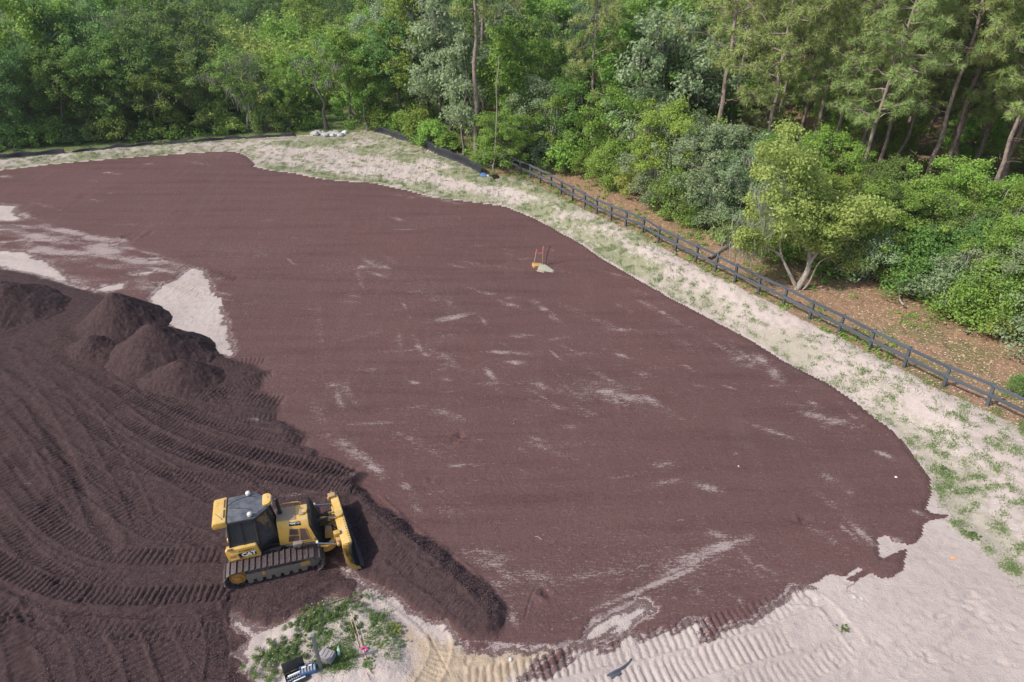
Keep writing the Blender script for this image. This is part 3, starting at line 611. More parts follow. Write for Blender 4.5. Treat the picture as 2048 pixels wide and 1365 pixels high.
def broad(seed, H, R, cb=.35, nl=11, nc=6, leaf=.16, dens=60, cr=.75, bark=BK_OAK, lmat=L_MID, trunks=1, tr=.17, moss=0, bare=.0, lean=0., shape=0, ext=None):
    """a broadleaf tree of height H and crown radius R; returns (trunk mesh, crown mesh, moss mesh)"""
    rng = np.random.default_rng(seed); wood = Acc(); crown = Acc(); ms = Acc()
    C = []; Rr = []
    for tk in range(trunks):
        a0 = rng.random() * 6.28; off = .25 * (trunks > 1); base = np.array([math.cos(a0) * off, math.sin(a0) * off, -.25])
        ln = lean + .08 + (.22 if trunks > 1 else 0); top = np.array([math.cos(a0) * ln * H, math.sin(a0) * ln * H, H * (.86 - .1 * rng.random())])
        tp = bend(rng, base, top, 9, .09); tp[1] = base + (top - base) * .1; wood_r = tr / math.sqrt(trunks) * (1 - .86 * np.linspace(0, 1, 9) ** .9)
        wood_r[0] *= 1.5
        tube(wood, tp, wood_r, 8)
        m = max(4, nl // trunks)
        for i in range(m):
            f = cb + (1 - cb) * (i + .5) / m; q = f * 8; k = int(q); s = tp[min(k, 7)] + (tp[min(k + 1, 8)] - tp[min(k, 7)]) * (q - k)
            an = i * 2.4 + rng.random() * 1.2
            if shape == 0: rr = R * (1.0 - .55 * max(0, (f - .55) / .45) ** 1.5) * (.65 + .5 * rng.random()) * (.75 + .25 * min(1, (f - cb) / .2))
            elif shape == 1: rr = R * (1.05 - .85 * (f - cb) / (1 - cb)) * (.7 + .5 * rng.random())
            else: rr = R * math.sin(math.pi * min(.95, .25 + .75 * (f - cb) / (1 - cb))) * (.75 + .4 * rng.random())
            e = s + np.array([math.cos(an) * rr, math.sin(an) * rr, rr * (.25 + .45 * rng.random())])
            e[2] = min(e[2], H * .98)
            bp = bend(rng, s, e, 6, .16); r0 = max(.03, tr * .42 * (1 - f * .6)); tube(wood, bp, r0 * (1 - .8 * np.linspace(0, 1, 6)), 5)
            for j in range(nc):
                g = .35 + .65 * (j + 1) / nc; gi = g * 5; kk = min(int(gi), 4); c0 = bp[kk] + (bp[kk + 1] - bp[kk]) * (gi - kk)
                c = c0 + rng.normal(size=3) * np.array([.34, .34, .22]) * rr * .7 + np.array([0, 0, .1])
                tube(wood, np.array([c0, (c0 + c) / 2 + rng.normal(size=3) * .05, c]), np.array([.022, .015, .008]) * (1 + H / 12), 4)
                if rng.random() < bare: continue
                C.append(c); Rr.append(cr * (.55 + .7 * rng.random()))
    C = np.array(C); Rr = np.array(Rr)
    if ext is not None:
        E_ = np.array([e[:3] for e in ext]); C = np.vstack([C, E_]); Rr = np.concatenate([Rr, [e[3] for e in ext]])
    leaves(crown, rng, C, Rr, dens, leaf)
    # loose sprays beyond the clumps break up the outline
    k = max(1, dens // 8); leaves(crown, rng, C + rng.normal(size=C.shape) * .25, Rr * 1.55, k, leaf * .9)
    if moss:
        idx = rng.choice(len(C), min(len(C), moss)); strands(ms, rng, C[idx] - np.array([0, 0, .2]), 26, 1.0, .03, .35)
    return wood.mesh('trunk', True), crown.mesh('crown'), (ms.mesh('hanging_moss') if moss else None), bark, lmat

def pine(seed, H, cb=.55, R=2.6, nb=26, tufts=9, nn=56, L=.42, w=.026, tr=.19, fork=False):
    rng = np.random.default_rng(seed); wood = Acc(); crown = Acc(); C = []
    tp = bend(rng, (0, 0, -.3), (rng.normal() * .35, rng.normal() * .35, H), 14, .012); tube(wood, tp, tr * (1 - .80 * np.linspace(0, 1, 14) ** 1.3), 9)
    for i in range(nb):
        f = cb + (1 - cb) * (i + .3) / nb; q = f * 13; k = min(int(q), 12); s = tp[k] + (tp[k + 1] - tp[k]) * (q - k); an = i * 2.4 + rng.random()
        rr = R * (.35 + .85 * math.sin(math.pi * min(.97, .22 + .78 * (f - cb) / (1 - cb)))) * (.65 + .6 * rng.random())
        e = s + np.array([math.cos(an) * rr, math.sin(an) * rr, rr * (.05 + .5 * rng.random())]); bp = bend(rng, s, e, 7, .14)
        tube(wood, bp, .055 * (1 - .8 * np.linspace(0, 1, 7)), 5)
        for j in range(tufts):
            g = .4 + .6 * (j + .7) / tufts; gi = min(g, .999) * 6; kk = int(gi); c0 = bp[kk] + (bp[kk + 1] - bp[kk]) * (gi - kk)
            c = c0 + rng.normal(size=3) * np.array([.42, .42, .22]) * (.5 + rr * .22)
            tube(wood, np.array([c0, c]), np.array([.016, .008]), 3); C.append(c)
    for i in range(5):      # dead stubs below the crown
        f = cb * (.45 + .5 * rng.random()); q = f * 13; k = int(q); s = tp[k]; an = rng.random() * 6.28; l = .5 + rng.random() * 1.2
        tube(wood, bend(rng, s, s + np.array([math.cos(an) * l, math.sin(an) * l, l * .2]), 4, .2), .025 * np.array([1, .7, .5, .3]), 4)
    C = np.array(C); needles(crown, rng, C, nn, L, w)
    return wood.mesh('trunk', True), crown.mesh('crown'), None, BK_PINE, L_PINE

def shrub(seed, H, R, leaf=.10, ncl=34, dens=70, lmat=L_MID, moss=0):
    rng = np.random.default_rng(seed); wood = Acc(); crown = Acc(); C = []; Rr = []
    for i in range(ncl):
        an = rng.random() * 6.28; ph = rng.random() ** .7; rr = R * (.25 + .75 * rng.random() ** .5) * math.cos(ph * 1.2); z = H * (.12 + .8 * ph * (.7 + .3 * rng.random()))
        c = np.array([math.cos(an) * rr, math.sin(an) * rr, z]); C.append(c); Rr.append(.45 * R * (.35 + .5 * rng.random()))
        if i % 2 == 0: tube(wood, bend(rng, (rng.normal() * .12, rng.normal() * .12, -.15), c, 5, .12), np.array([.035, .03, .022, .015, .008]) * (.6 + H / 4), 4)
    leaves(crown, rng, np.array(C), np.array(Rr), dens, leaf, .8); leaves(crown, rng, np.array(C), np.array(Rr) * 1.6, max(1, dens // 7), leaf)
    return wood.mesh('trunk', True), crown.mesh('crown'), None, BK_OAK, lmat

NTREE = 0
def place(tpl, name, label, cat, x, y, rz=0, s=1., sz=None, group=None, lmat=None, tilt=(0, 0), z=None, crown_name='crown'):
    wood, crown, moss, bark, lm = tpl
    r = bpy.data.objects.new(name, None); COL.objects.link(r); r.empty_display_size = .3
    r.location = (x, y, gz(x, y) if z is None else z); r.rotation_euler = (tilt[0], tilt[1], rz); r.scale = (s, s, sz if sz else s)
    tag(r, label, cat, group)
    for nm, me, mt in (('trunk' if cat != 'shrub' else 'stem', wood, bark), (crown_name, crown, lmat or lm), ('hanging_moss', moss, L_MOSS)):
        if me is None: continue
        if not me.materials: me.materials.append(mt)
        o = bpy.data.objects.new(nm, me); COL.objects.link(o); o.parent = r
        if nm == 'hanging_moss': o['kind'] = 'stuff'
        if me.materials[0] != mt: o.material_slots[0].link = 'OBJECT'; o.material_slots[0].material = mt
    return r

T_OAK = [broad(101, 9.5, 3.6, .30, 14, 7, .115, 120, .8, moss=14), broad(102, 10.5, 3.4, .38, 14, 7, .115, 120, .75), broad(103, 8.5, 3.9, .25, 14, 7, .11, 120, .75, moss=20),
         broad(104, 11, 3.0, .35, 15, 7, .115, 115, .7), broad(105, 9, 3.2, .30, 13, 7, .11, 120, .7, trunks=2), broad(106, 10, 3.9, .3, 15, 7, .12, 115, .8)]
T_SLIM = [broad(111, 11, 2.0, .30, 16, 5, .11, 85, .62, tr=.14, shape=1, moss=8), broad(112, 9.5, 1.8, .25, 15, 5, .11, 85, .6, tr=.12, shape=2), broad(113, 12, 2.3, .42, 15, 5, .11, 85, .65, tr=.15, shape=2)]
T_OPEN = [broad(121, 9.5, 4.2, .42, 10, 7, .11, 80, .7, tr=.22, moss=30, bare=.1), broad(122, 10.5, 3.8, .45, 9, 7, .11, 80, .7, tr=.2, moss=24, bare=.15)]
T_FINE = [broad(131, 7.0, 2.9, .15, 17, 8, .072, 200, .58, tr=.13), broad(132, 6.0, 2.6, .12, 16, 8, .068, 200, .55, tr=.12, trunks=2, moss=10), broad(133, 7.8, 2.7, .2, 18, 8, .072, 200, .58, tr=.14, shape=2, moss=16)]
T_PINE = [pine(201, 19, .52), pine(202, 17, .5, 2.9), pine(203, 20, .58, 2.4), pine(204, 15.5, .40, 2.4, fork=True)]
T_PINEF = [pine(211, 18, .46, 2.7, 32, 14, 80, .38, .018, .17), pine(212, 16.5, .42, 2.9, 32, 14, 80, .38, .018, .155), pine(213, 19, .5, 2.6, 32, 14, 80, .38, .018, .165)]
L_WEED = leaf_mat('weed_leaves', (.10, .165, .055), (.20, .29, .10), None, .05)
T_SHRUB = [shrub(301, 2.6, 1.7), shrub(302, 2.1, 1.6), shrub(303, 3.3, 1.9), shrub(304, 1.6, 1.3)]
T_SHF = [shrub(311, 2.8, 1.8, .06, 52, 150), shrub(312, 2.2, 1.7, .055, 50, 150), shrub(313, 3.6, 2.1, .062, 60, 150)]

# ---- single trees of the front row that can be told apart (foot of the tree read off the photograph)
def at(px, py): w = WG(px, py); return w.x, w.y
def T(tpl, px, py, name, label, cat, **k):
    x, y = at(px, py); return place(tpl, name, label, cat, x, y, **k)
KEEP = []
def keep(px, py, r): x, y = at(px, py); KEEP.append((x, y, r))
FRONT = [
 # tpl, px, py, scale, zscale, rot, tilt, leaf, label
 (T_PINE[0], 951, 318, .98, 1.08, .3, (0, -.01), None, 'pine_tree', 'tall straight pine with a bare grey trunk beside the black silt fence', 'pine tree'),
 (T_PINE[2], 968, 250, 1.0, .95, 1.3, (0, .02), None, 'pine_tree', 'second tall pine just behind the straight pine near the silt fence', 'pine tree'),
 (T_SLIM[1], 927, 312, .9, 1.25, .3, (0, 0), L_GREY, 'broadleaf_tree', 'grey-green slender tree standing left of the straight pine trunk', 'tree'),
 (T_SLIM[0], 905, 285, 1.25, 1.05, 2.3, (0, 0), L_GREY, 'broadleaf_tree', 'broad pale green tree whose drooping crown fills the gap left of the straight pine', 'tree'),
 (T_SLIM[2], 735, 262, .72, .86, .8, (0, 0), L_MID, 'broadleaf_tree', 'slim tree with a pale trunk at the left end of the curved silt fence', 'tree'),
 (T_OPEN[0], 497, 262, .85, .95, 1.9, (0, .03), L_DARK, 'broadleaf_tree', 'dark forked oak with a leaning trunk and hanging moss over bright scrub', 'tree'),
 (T_OPEN[1], 652, 258, .85, .95, .5, (0, 0), L_MID, 'broadleaf_tree', 'moss-hung oak just behind the small rubble heap', 'tree'),
 (T_FINE[0], 1005, 335, .80, .80, .5, (0, .06), L_MID, 'broadleaf_tree', 'low bushy tree with a leaning pale stem at the left end of the board fence', 'tree'),
 (T_PINE[3], 1180, 330, .8, .85, 2.0, (0, .02), None, 'pine_tree', 'forked pine rising above the brush between the straight pine and the pine stand', 'pine tree'),
 (T_PINE[3], 1513, 345, .55, .62, 4.0, (0, .0), None, 'pine_tree', 'small thin yellowish pine standing alone left of the yellow-green tree', 'pine tree'),
]
# the dense pine stand on the right
for i, (px, py, s, rz) in enumerate([(1618, 330, .9, .2), (1690, 440, .88, 1.0), (1705, 372, .97, 1.9), (1738, 400, .8, 3.0), (1775, 380, .78, .6), (1828, 430, .9, 1.4), (1868, 405, 1.0, 2.4), (1885, 385, .8, 4.1), (1930, 372, .95, .3),
                                     (1985, 400, .9, 3.3), (2060, 420, 1.0, 5.1), (1795, 330, .8, 2.2), (1560, 230, .9, 1.1), (2010, 330, .95, 4.4), (1900, 300, .9, 5.3), (2130, 450, 1, .6)]):
    px2, py2 = px, py
    lab = ['pine at the left end of the pine stand, apart from the others', 'nearest left pine of the stand, rising behind the yellow-green tree', 'tall pale-trunked pine right behind the yellow-green tree', 'thin pine between the two leading pines and the middle of the stand',
           'slight pine in the middle of the stand with a short trunk showing', 'thick nearest pine in the middle of the stand, dark trunk leaning right', 'tallest pine of the stand with a long clear reddish trunk', 'thin pine touching the right side of the tallest pine of the stand', 'dark-trunked pine right of the tallest pine of the stand',
           'pine in the right part of the stand above the dark green brush', 'pine at the right edge of the photo, top of the stand', 'pine far inside the stand behind the slight middle pine', 'pine far behind the left end of the stand among broadleaf trees', 'pine at the upper right behind the right part of the stand', 'pine seen between the tallest pine and the upper right pine, further back', 'pine just beyond the right edge of the photo, only its crown showing'][i]
    FRONT.append((T_PINEF[i % 3], px2, py2, s, s * (1 + .07 * ((i * 7) % 3 - 1)), rz, (0, .03 + .02 * ((i * 5) % 3)), None, 'pine_tree', lab, 'pine tree'))
for tpl, px, py, s, sz, rz, tilt, lm, nm, lab, cat in FRONT:
    T(tpl, px, py, nm, lab, cat, s=s, sz=s * sz if nm != 'pine_tree' or sz < .7 else sz, rz=rz, lmat=lm, tilt=tilt, group='pines of the right-hand stand' if tpl in T_PINEF else None)
    keep(px, py, 1.6 if 'pine' in nm else 2.4)

# the yellow-green tree with forked pale limbs behind the board fence
def yellow_tree():
    x, y = at(1592, 578); rng = np.random.default_rng(77); wood = Acc(); crown = Acc(); cl = []
    def to(px, py, dy=0.):      # a point of the tree in a plane dy behind its foot
        a = (px - 1024) / F; b = (682.5 - py) / F; d = np.array([a, math.cos(TH) + b * math.sin(TH), -math.sin(TH) + b * math.cos(TH)]); t = (y + dy) / d[1]
        return np.array([d[0] * t - x, dy, HC + d[2] * t - gz(x, y)])
    def limb(pts, r): p = resample(np.array([to(*q) for q in pts]), .25); tube(wood, p, np.linspace(r[0], r[1], len(p)), 8); return p
    limb([(1590, 583, 0), (1602, 566, 0), (1613, 547, .1), (1618, 530, .2), (1620, 510, .5), (1626, 470, 1.0), (1640, 420, 1.6)], (.17, .06))
    limb([(1592, 575, 0), (1583, 555, .1), (1573, 535, .2), (1563, 515, .3), (1545, 500, .2), (1515, 487, 0)], (.10, .03))
    limb([(1618, 530, .2), (1635, 505, .3), (1660, 487, .5), (1690, 480, .6), (1715, 474, .7)], (.10, .035))
    limb([(1594, 586, 0), (1610, 576, -.1), (1620, 562, -.2), (1632, 535, -.2), (1645, 520, -.3), (1662, 515, -.2)], (.06, .02))
    limb([(1563, 515, .3), (1557, 470, .7), (1560, 420, 1.2), (1570, 360, 1.6)], (.07, .02)); limb([(1620, 510, .5), (1600, 440, 1.2), (1590, 370, 1.8)], (.08, .02)); limb([(1690, 480, .6), (1715, 450, .9), (1735, 425, 1.2)], (.04, .015))
    for k in range(135):      # main dome
        a = rng.random() * 6.28; r = rng.random() ** .5; rr_ = r * (1 + .18 * math.sin(3 * a + 1) + .12 * math.sin(7 * a)); px = 1578 + math.cos(a) * 80 * rr_; py = 382 + math.sin(a) * 112 * rr_
        if py > 440: px -= (py - 440) * .45
        cl.append((*to(px, py, 1.4 + rng.normal() * 1.1), .36 + .3 * rng.random()))
    for k in range(52):       # right lobe
        a = rng.random() * 6.28; r = rng.random() ** .5; cl.append((*to(1722 + math.cos(a) * 55 * r, 432 + math.sin(a) * 42 * r, .9 + rng.normal() * .8), .5))
    for k in range(34):
        a = rng.random() * 6.28; r = rng.random() ** .5; cl.append((*to(1625 + math.cos(a) * 50 * r, 468 + math.sin(a) * 26 * r, .4 + rng.normal() * .5), .42))
    for k in range(22):
        a = rng.random() * 6.28; r = rng.random() ** .5; cl.append((*to(1500 + math.cos(a) * 22 * r, 478 + math.sin(a) * 18 * r, .2 + rng.normal() * .5), .38))
    for k in range(10):
        a = rng.random() * 6.28; r = rng.random() ** .5; cl.append((*to(1660 + math.cos(a) * 18 * r, 492 + math.sin(a) * 14 * r, -.1 + rng.normal() * .3), .3))
    C = np.array([c[:3] for c in cl]); R = np.array([c[3] for c in cl]); leaves(crown, rng, C, R, 125, .075); leaves(crown, rng, C, R * 1.7, 26, .07)
    LP = np.concatenate([v for v in wood.V if len(v) > 4])
    for c in C[::4]:
        q = LP[np.argmin(((LP - c) ** 2).sum(1) + 2. * (LP[:, 2] > c[2]))]; tube(wood, bend(rng, q, c, 5, .12), np.array([.022, .018, .014, .01, .006]), 4)
    ms = Acc(); strands(ms, rng, np.array([to(1490, 500, .2), to(1480, 470, .6), to(1545, 370, .2), to(1535, 400, .4), to(1550, 440, .3), to(1500, 450, .4)]), 120, .7, .022, .5)
    place((wood.mesh('trunk', True), crown.mesh('crown'), ms.mesh('hanging_moss'), BK_PALE, L_BRIGHT), 'broadleaf_tree', 'yellow-green tree with pale forked limbs leaning over the board fence', 'tree', x, y)
yellow_tree()
keep(1592, 560, 2.2)

# ---- the brush edge: foot line of the wood (from the photograph)
WOOD_px = [(-900, 385), (-300, 330), (0, 300), (130, 292), (300, 277), (450, 268), (600, 258), (745, 252), (800, 262), (850, 288), (900, 305), (985, 322), (1060, 325), (1150, 350), (1230, 385), (1330, 435), (1430, 478), (1500, 500), (1620, 540),
           (1720, 560), (1830, 590), (1910, 625), (1990, 668), (2048, 680), (2300, 780), (2700, 900)]
WOOD = np.array([np.array(at(*q)) for q in WOOD_px])
woodpoly = np.vstack([WOOD, [(110, 20), (150, 175), (-150, 175)]])
def inwood(x, y, pad=0): return float(sdist(woodpoly, np.array([x]), np.array([y]))[0]) > pad
def side_word(px):
    return ('left part of the wood edge' if px < 420 else 'middle-left wood edge' if px < 760 else 'middle wood edge' if px < 1200 else 'right wood edge')
rng = np.random.default_rng(5)
# shrubs and small trees along the edge, one by one
SH_LAB = [
 (15, 296, 1, 'dark shrub at the far left end of the wood edge'), (60, 292, 0, 'second dark shrub from the left end of the wood edge'), (112, 288, 2, 'bright shrub behind the left silt fence'), (150, 286, 3, 'low shrub behind the right end of the left silt fence'),
 (195, 283, 1, 'round shrub between the left silt fence and the leaning stems'), (240, 281, 0, 'shrub at the foot of the leaning dark stems'), (300, 276, 3, 'small shrub in the shaded gap of the left wood edge'), (350, 272, 1, 'pale feathery shrub behind the long low silt fence'),
 (430, 262, 2, 'bright green bush left of the forked dark oak'), (465, 265, 3, 'small bright bush at the foot of the forked dark oak'), (535, 262, 0, 'bright green bush right of the forked dark oak'), (575, 260, 1, 'shrub at the right end of the long low silt fence'), (610, 256, 3, 'dark shrub left of the rubble heap'),
 (762, 258, 0, 'light green bush at the left end of the curved silt fence'), (800, 262, 1, 'light green bush leaning over the curved silt fence'), (838, 278, 2, 'large round bush behind the middle of the curved silt fence'), (868, 292, 0, 'bush behind the bend of the curved silt fence'), (900, 300, 3, 'small bush left of the slender grey-green tree'),
 (985, 330, 3, 'small bright bush between the straight pine and the thin leaning pole'), (1045, 318, 2, 'big grey-green bush overhanging the left end of the board fence'), (1090, 330, 1, 'grey-green bush behind the left end of the board fence'), (1130, 345, 0, 'low bush behind the fourth fence post from the left')]
for px, py, k, lab in SH_LAB:
    T(T_SHRUB[k], px, py, 'shrub', lab, 'shrub', s=.8 + .3 * rng.random(), rz=rng.random() * 6, lmat=[L_DARK, L_MID, L_MID, L_BRIGHT, L_DARK][int(rng.integers(0, 5))] if px > 420 and px < 620 else (L_DARK if px < 420 else (L_GREY if 1040 < px < 1100 else L_MID)), group='shrubs along the wood edge')
SH2 = [(1175, 362, 0), (1215, 378, 2), (1262, 398, 1), (1305, 415, 0), (1350, 440, 2), (1395, 458, 1), (1440, 470, 0), (1470, 488, 1), (1560, 500, 2), (1680, 545, 0), (1730, 560, 2), (1790, 575, 1), (1835, 585, 2), (1880, 612, 0), (1925, 632, 1), (1975, 655, 2), (2020, 672, 0), (2070, 690, 2), (2040, 790, 1)]
W2 = ['first', 'second', 'third', 'fourth', 'fifth', 'sixth', 'seventh', 'eighth']
for i, (px, py, k) in enumerate(SH2):
    if i < 8: lab = '%s shrub from the left along the brush behind the middle of the board fence' % W2[i]
    elif i == 8: lab = 'shrub in the shade under the yellow-green tree'
    elif i < 18: lab = '%s shrub from the left along the brush right of the yellow-green tree' % (W2 + ['ninth'])[i - 9]
    else: lab = 'small dark bush touching the board fence at the right edge of the photo'
    sc_ = (.75 + .35 * rng.random()) if i < 18 else .4
    if i < 8: py -= 9; sc_ *= .85
    T(T_SHF[k], px, py, 'shrub', lab, 'shrub', s=sc_, rz=rng.random() * 6, lmat=[L_MID, L_DARK, L_GREY, L_MID, L_GREY, L_DARK, L_BRIGHT][(i * 3) % 7], group='shrubs along the wood edge')
TR2 = [(1075, 305, 0, L_GREY, .9), (1120, 310, 1, L_MID, .95), (1165, 325, 2, L_DARK, 1.0), (1225, 352, 0, L_MID, .95), (1285, 378, 1, L_GREY, 1.), (1345, 405, 2, L_MID, .95), (1400, 432, 0, L_GREY, .9), (1455, 452, 1, L_GREY, .85), (1505, 440, 2, L_DARK, .8),
       (1700, 500, 1, L_MID, .75), (1765, 540, 0, L_MID, .75), (1840, 560, 1, L_DARK, .78), (1905, 590, 2, L_DARK, .62), (1960, 615, 0, L_MID, .7), (2030, 640, 1, L_GREY, .72), (2090, 660, 2, L_MID, .8), (1880, 500, 0, L_MID, .8), (1990, 540, 2, L_MID, .8), (1620, 420, 0, L_MID, .8), (2060, 560, 1, L_MID, .9), (1760, 480, 2, L_DARK, .7)]
TL = ['grey-green tree behind the left end of the board fence', 'rounded tree right of the grey-green tree at the board fence end', 'dark tree below the forked pine', 'leafy tree behind the seventh board fence post', 'greyish tree with vines behind the left half of the board fence', 'bright leafy tree behind the middle of the board fence',
      'pale grey-green tree with tangled stems left of the yellow-green tree', 'grey-green bushy tree touching the left of the yellow-green tree', 'dark leafy tree behind the left of the yellow-green tree', 'leafy tree behind the right lobe of the yellow-green tree', 'mid green tree right of the yellow-green tree', 'dark glossy tree in the brush at the right',
      'darkest round leafy tree over the leaf litter at the right', 'mid green tree between the dark round tree and the pale tree', 'pale grey-green tree at the right edge above the leaf litter', 'tree just past the right edge of the photo', 'tree in the brush below the tallest pine', 'tree in the brush below the right part of the pine stand', 'green tree directly behind the yellow-green tree', 'tree at the right edge half way up the photo', 'dark low tree among the feet of the pine stand']
for (px, py, k, lm, s), lab in zip(TR2, TL):
    T(T_FINE[k], px, py, 'broadleaf_tree', lab, 'tree', s=s, rz=rng.random() * 6, lmat=lm); keep(px, py, 1.6)
# front row of the left and middle
FR2 = [(30, 285, T_OAK[1], L_DARK, .9), (85, 282, T_OAK[5], L_DARK, .85), (140, 278, T_OAK[3], L_DARK, .85), (200, 275, T_OAK[4], L_DARK, .9), (262, 270, T_OAK[1], L_DARK, .92), (325, 266, T_SLIM[2], L_DARK, .9), (365, 262, T_OAK[4], L_DARK, .85),
       (415, 258, T_SLIM[1], L_DARK, .95), (590, 250, T_SLIM[2], L_MID, .62), (700, 250, T_OAK[3], L_MID, .85), (770, 245, T_SLIM[0], L_MID, .85), (808, 245, T_OAK[3], L_DARK, .95), (850, 265, T_SLIM[2], L_MID, 1.05), (880, 268, T_SLIM[0], L_GREY, 1.1), (1020, 290, T_OAK[1], L_MID, .95), (560, 252, T_SLIM[1], L_DARK, .5), (-60, 292, T_OAK[0], L_DARK, .95), (-130, 296, T_OAK[5], L_DARK, 1.)]
FL = ['dark oak at the left edge of the photo with a pale bent trunk', 'broad dark oak second from the left edge', 'tall dark oak third from the left edge', 'dark oak with two trunks behind the left silt fence end', 'dark oak with a bright crown top in the left part of the wood edge', 'slender dark tree leaning over the shaded gap at left',
      'dark round tree over the leaning stems at left', 'slim dark tree left of the bright scrub opening', 'slim tree right of the forked dark oak', 'leafy tree behind the pale slim trunk', 'slim tree behind the left end of the curved silt fence', 'dark tree over the curved silt fence', 'tall light green tree left of the drooping pale crown', 'drooping grey-green tree behind the bend of the curved silt fence', 'leafy tree right of the two tall pines', 'slim dark tree between the forked oak and the rubble heap', 'dark oak just past the left edge of the photo', 'second dark oak past the left edge of the photo']
for (px, py, tp, lm, s), lab in zip(FR2, FL):
    T(tp, px, py, 'broadleaf_tree', lab, 'tree', s=s * (.9 if px < 600 else 1), rz=rng.random() * 6, lmat=lm); keep(px, py, 1.9)

# ---- the wood behind: every tree its own object, nearest ones first
cand = []; tries = 0
grid = {}
def ok(x, y, r):
    for a, b, c in KEEP:
        if (a - x) ** 2 + (b - y) ** 2 < (c + r * .5) ** 2: return False
    gx, gy = int(x // 4), int(y // 4)
    for i in range(-2, 3):
        for j in range(-2, 3):
            for a, b, c in grid.get((gx + i, gy + j), ()):
                if (a - x) ** 2 + (b - y) ** 2 < ((r + c) / 2) ** 2: return False
    return True
def scrub(x, y):      # the sunny low scrub opening behind the forked oak
    p = (1024 + F * x / (y * math.cos(TH) + HC * math.sin(TH)))
    return 400 < p < 720 and 57 < y < 98
rs = random.Random(12)
for _ in range(26000):
    y = 28 + 135 * rs.random() ** .85; x = (rs.random() * 2 - 1) * (.80 * y + 16)
    r = 3.2 if y < 75 else (3.8 if y < 110 else 5.0)
    if x > 0 and y < 60: r = 3.1
    if scrub(x, y): r = 3.2
    if not (ok(x, y, r)): continue
    grid.setdefault((int(x // 4), int(y // 4)), []).append((x, y, r)); cand.append((x, y))
cx_, cy_ = np.array([c[0] for c in cand]), np.array([c[1] for c in cand]); sdw = sdist(woodpoly, cx_, cy_)
cand = [c for c, d in zip(cand, sdw) if d > 1.8]
cand.sort(key=lambda c: c[1] + abs(c[0]) * .1)
nb = npn = 0; far = []
for x, y in cand:
    z = gz(x, y); px = 1024 + F * x / (y * math.cos(TH) + HC * math.sin(TH)); v = rs.random()
    if scrub(x, y):
        reg = 'in the sunny scrub opening'
        place(T_SHRUB[rs.randrange(4)], 'shrub', 'yellow-green scrub bush in the sunny opening behind the forked dark oak', 'shrub', x, y, rs.random() * 6, 1.3 + .8 * rs.random(), lmat=rs.choice([L_BRIGHT, L_MID, L_MID]), group='scrub bushes in the opening'); continue
    if 1430 < px < 2250 and y < 78:       # the pine stand: pines over low brush
        if v < .55 and npn < 130: npn += 1; place(T_PINEF[rs.randrange(3)], 'pine_tree', 'pine in the closed wood on the right of the photo', 'pine tree', x, y, rs.random() * 6, .85 + .15 * rs.random(), group='pines in the right wood', tilt=(rs.gauss(0, .03), .03 + rs.gauss(0, .03)))
        else:
            nb += 1; lm = rs.choice([L_DARK, L_MID, L_MID]); tone = {L_DARK: 'dark green', L_MID: 'mid green'}[lm]
            place(T_FINE[rs.randrange(3)], 'broadleaf_tree', 'low %s tree between the trunks of the pine stand on the right' % tone, 'tree', x, y, rs.random() * 6, .55 + .3 * rs.random(), group='low %s trees under the pine stand' % tone, lmat=lm)
        continue
    ispine = v < (.30 if px > 1380 else .06 if px > 850 else .04)
    s = (.72 + .46 * rs.random()) * (.86 if y > 68 else 1)
    side = 'left' if px < 760 else ('middle' if px < 1350 else 'right')
    deep = y > 95
    if ispine and npn < 110:
        npn += 1
        place(T_PINE[rs.randrange(4)], 'pine_tree', 'pine in the closed wood on the %s of the photo%s' % (side, ', far back' if deep else ''), 'pine tree', x, y, rs.random() * 6, s * .9, group='pines in the %s wood%s' % (side, ' far back' if deep else ''), tilt=(rs.gauss(0, .03), rs.gauss(0, .03)))
    elif nb < 246:
        nb += 1
        k = rs.random(); tp = T_OAK[rs.randrange(6)] if k < .72 else (T_SLIM[rs.randrange(3)] if k < .92 else T_OPEN[rs.randrange(2)])
        if side == 'left': lm = rs.choice([L_DARK, L_DARK, L_DARK, L_MID, L_GREY]) if y < 85 else rs.choice([L_DARK, L_MID, L_GREY])
        elif side == 'middle': lm = rs.choice([L_DARK, L_MID, L_MID, L_GREY])
        else: lm = rs.choice([L_DARK, L_MID, L_MID, L_GREY, L_GREY])
        tone = {L_DARK: 'dark green', L_MID: 'mid green', L_GREY: 'grey-green'}[lm]
        place(tp, 'broadleaf_tree', '%s broadleaf tree in the closed wood on the %s of the photo%s' % (tone, side, ', far back' if deep else ''), 'tree', x, y, rs.random() * 6, s, s * (.9 + .25 * rs.random()),
              group='%s trees in the %s wood%s' % (tone, side, ' far back' if deep else ''), lmat=lm, tilt=(rs.gauss(0, .03), rs.gauss(0, .03)))
    else: far.append((x, y, s, px))
import sys; sys.stderr.write('COUNT broadleaf %d pine %d far %d miny %.1f\n' % (nb, npn, len(far), min([f[1] for f in far] or [0])))
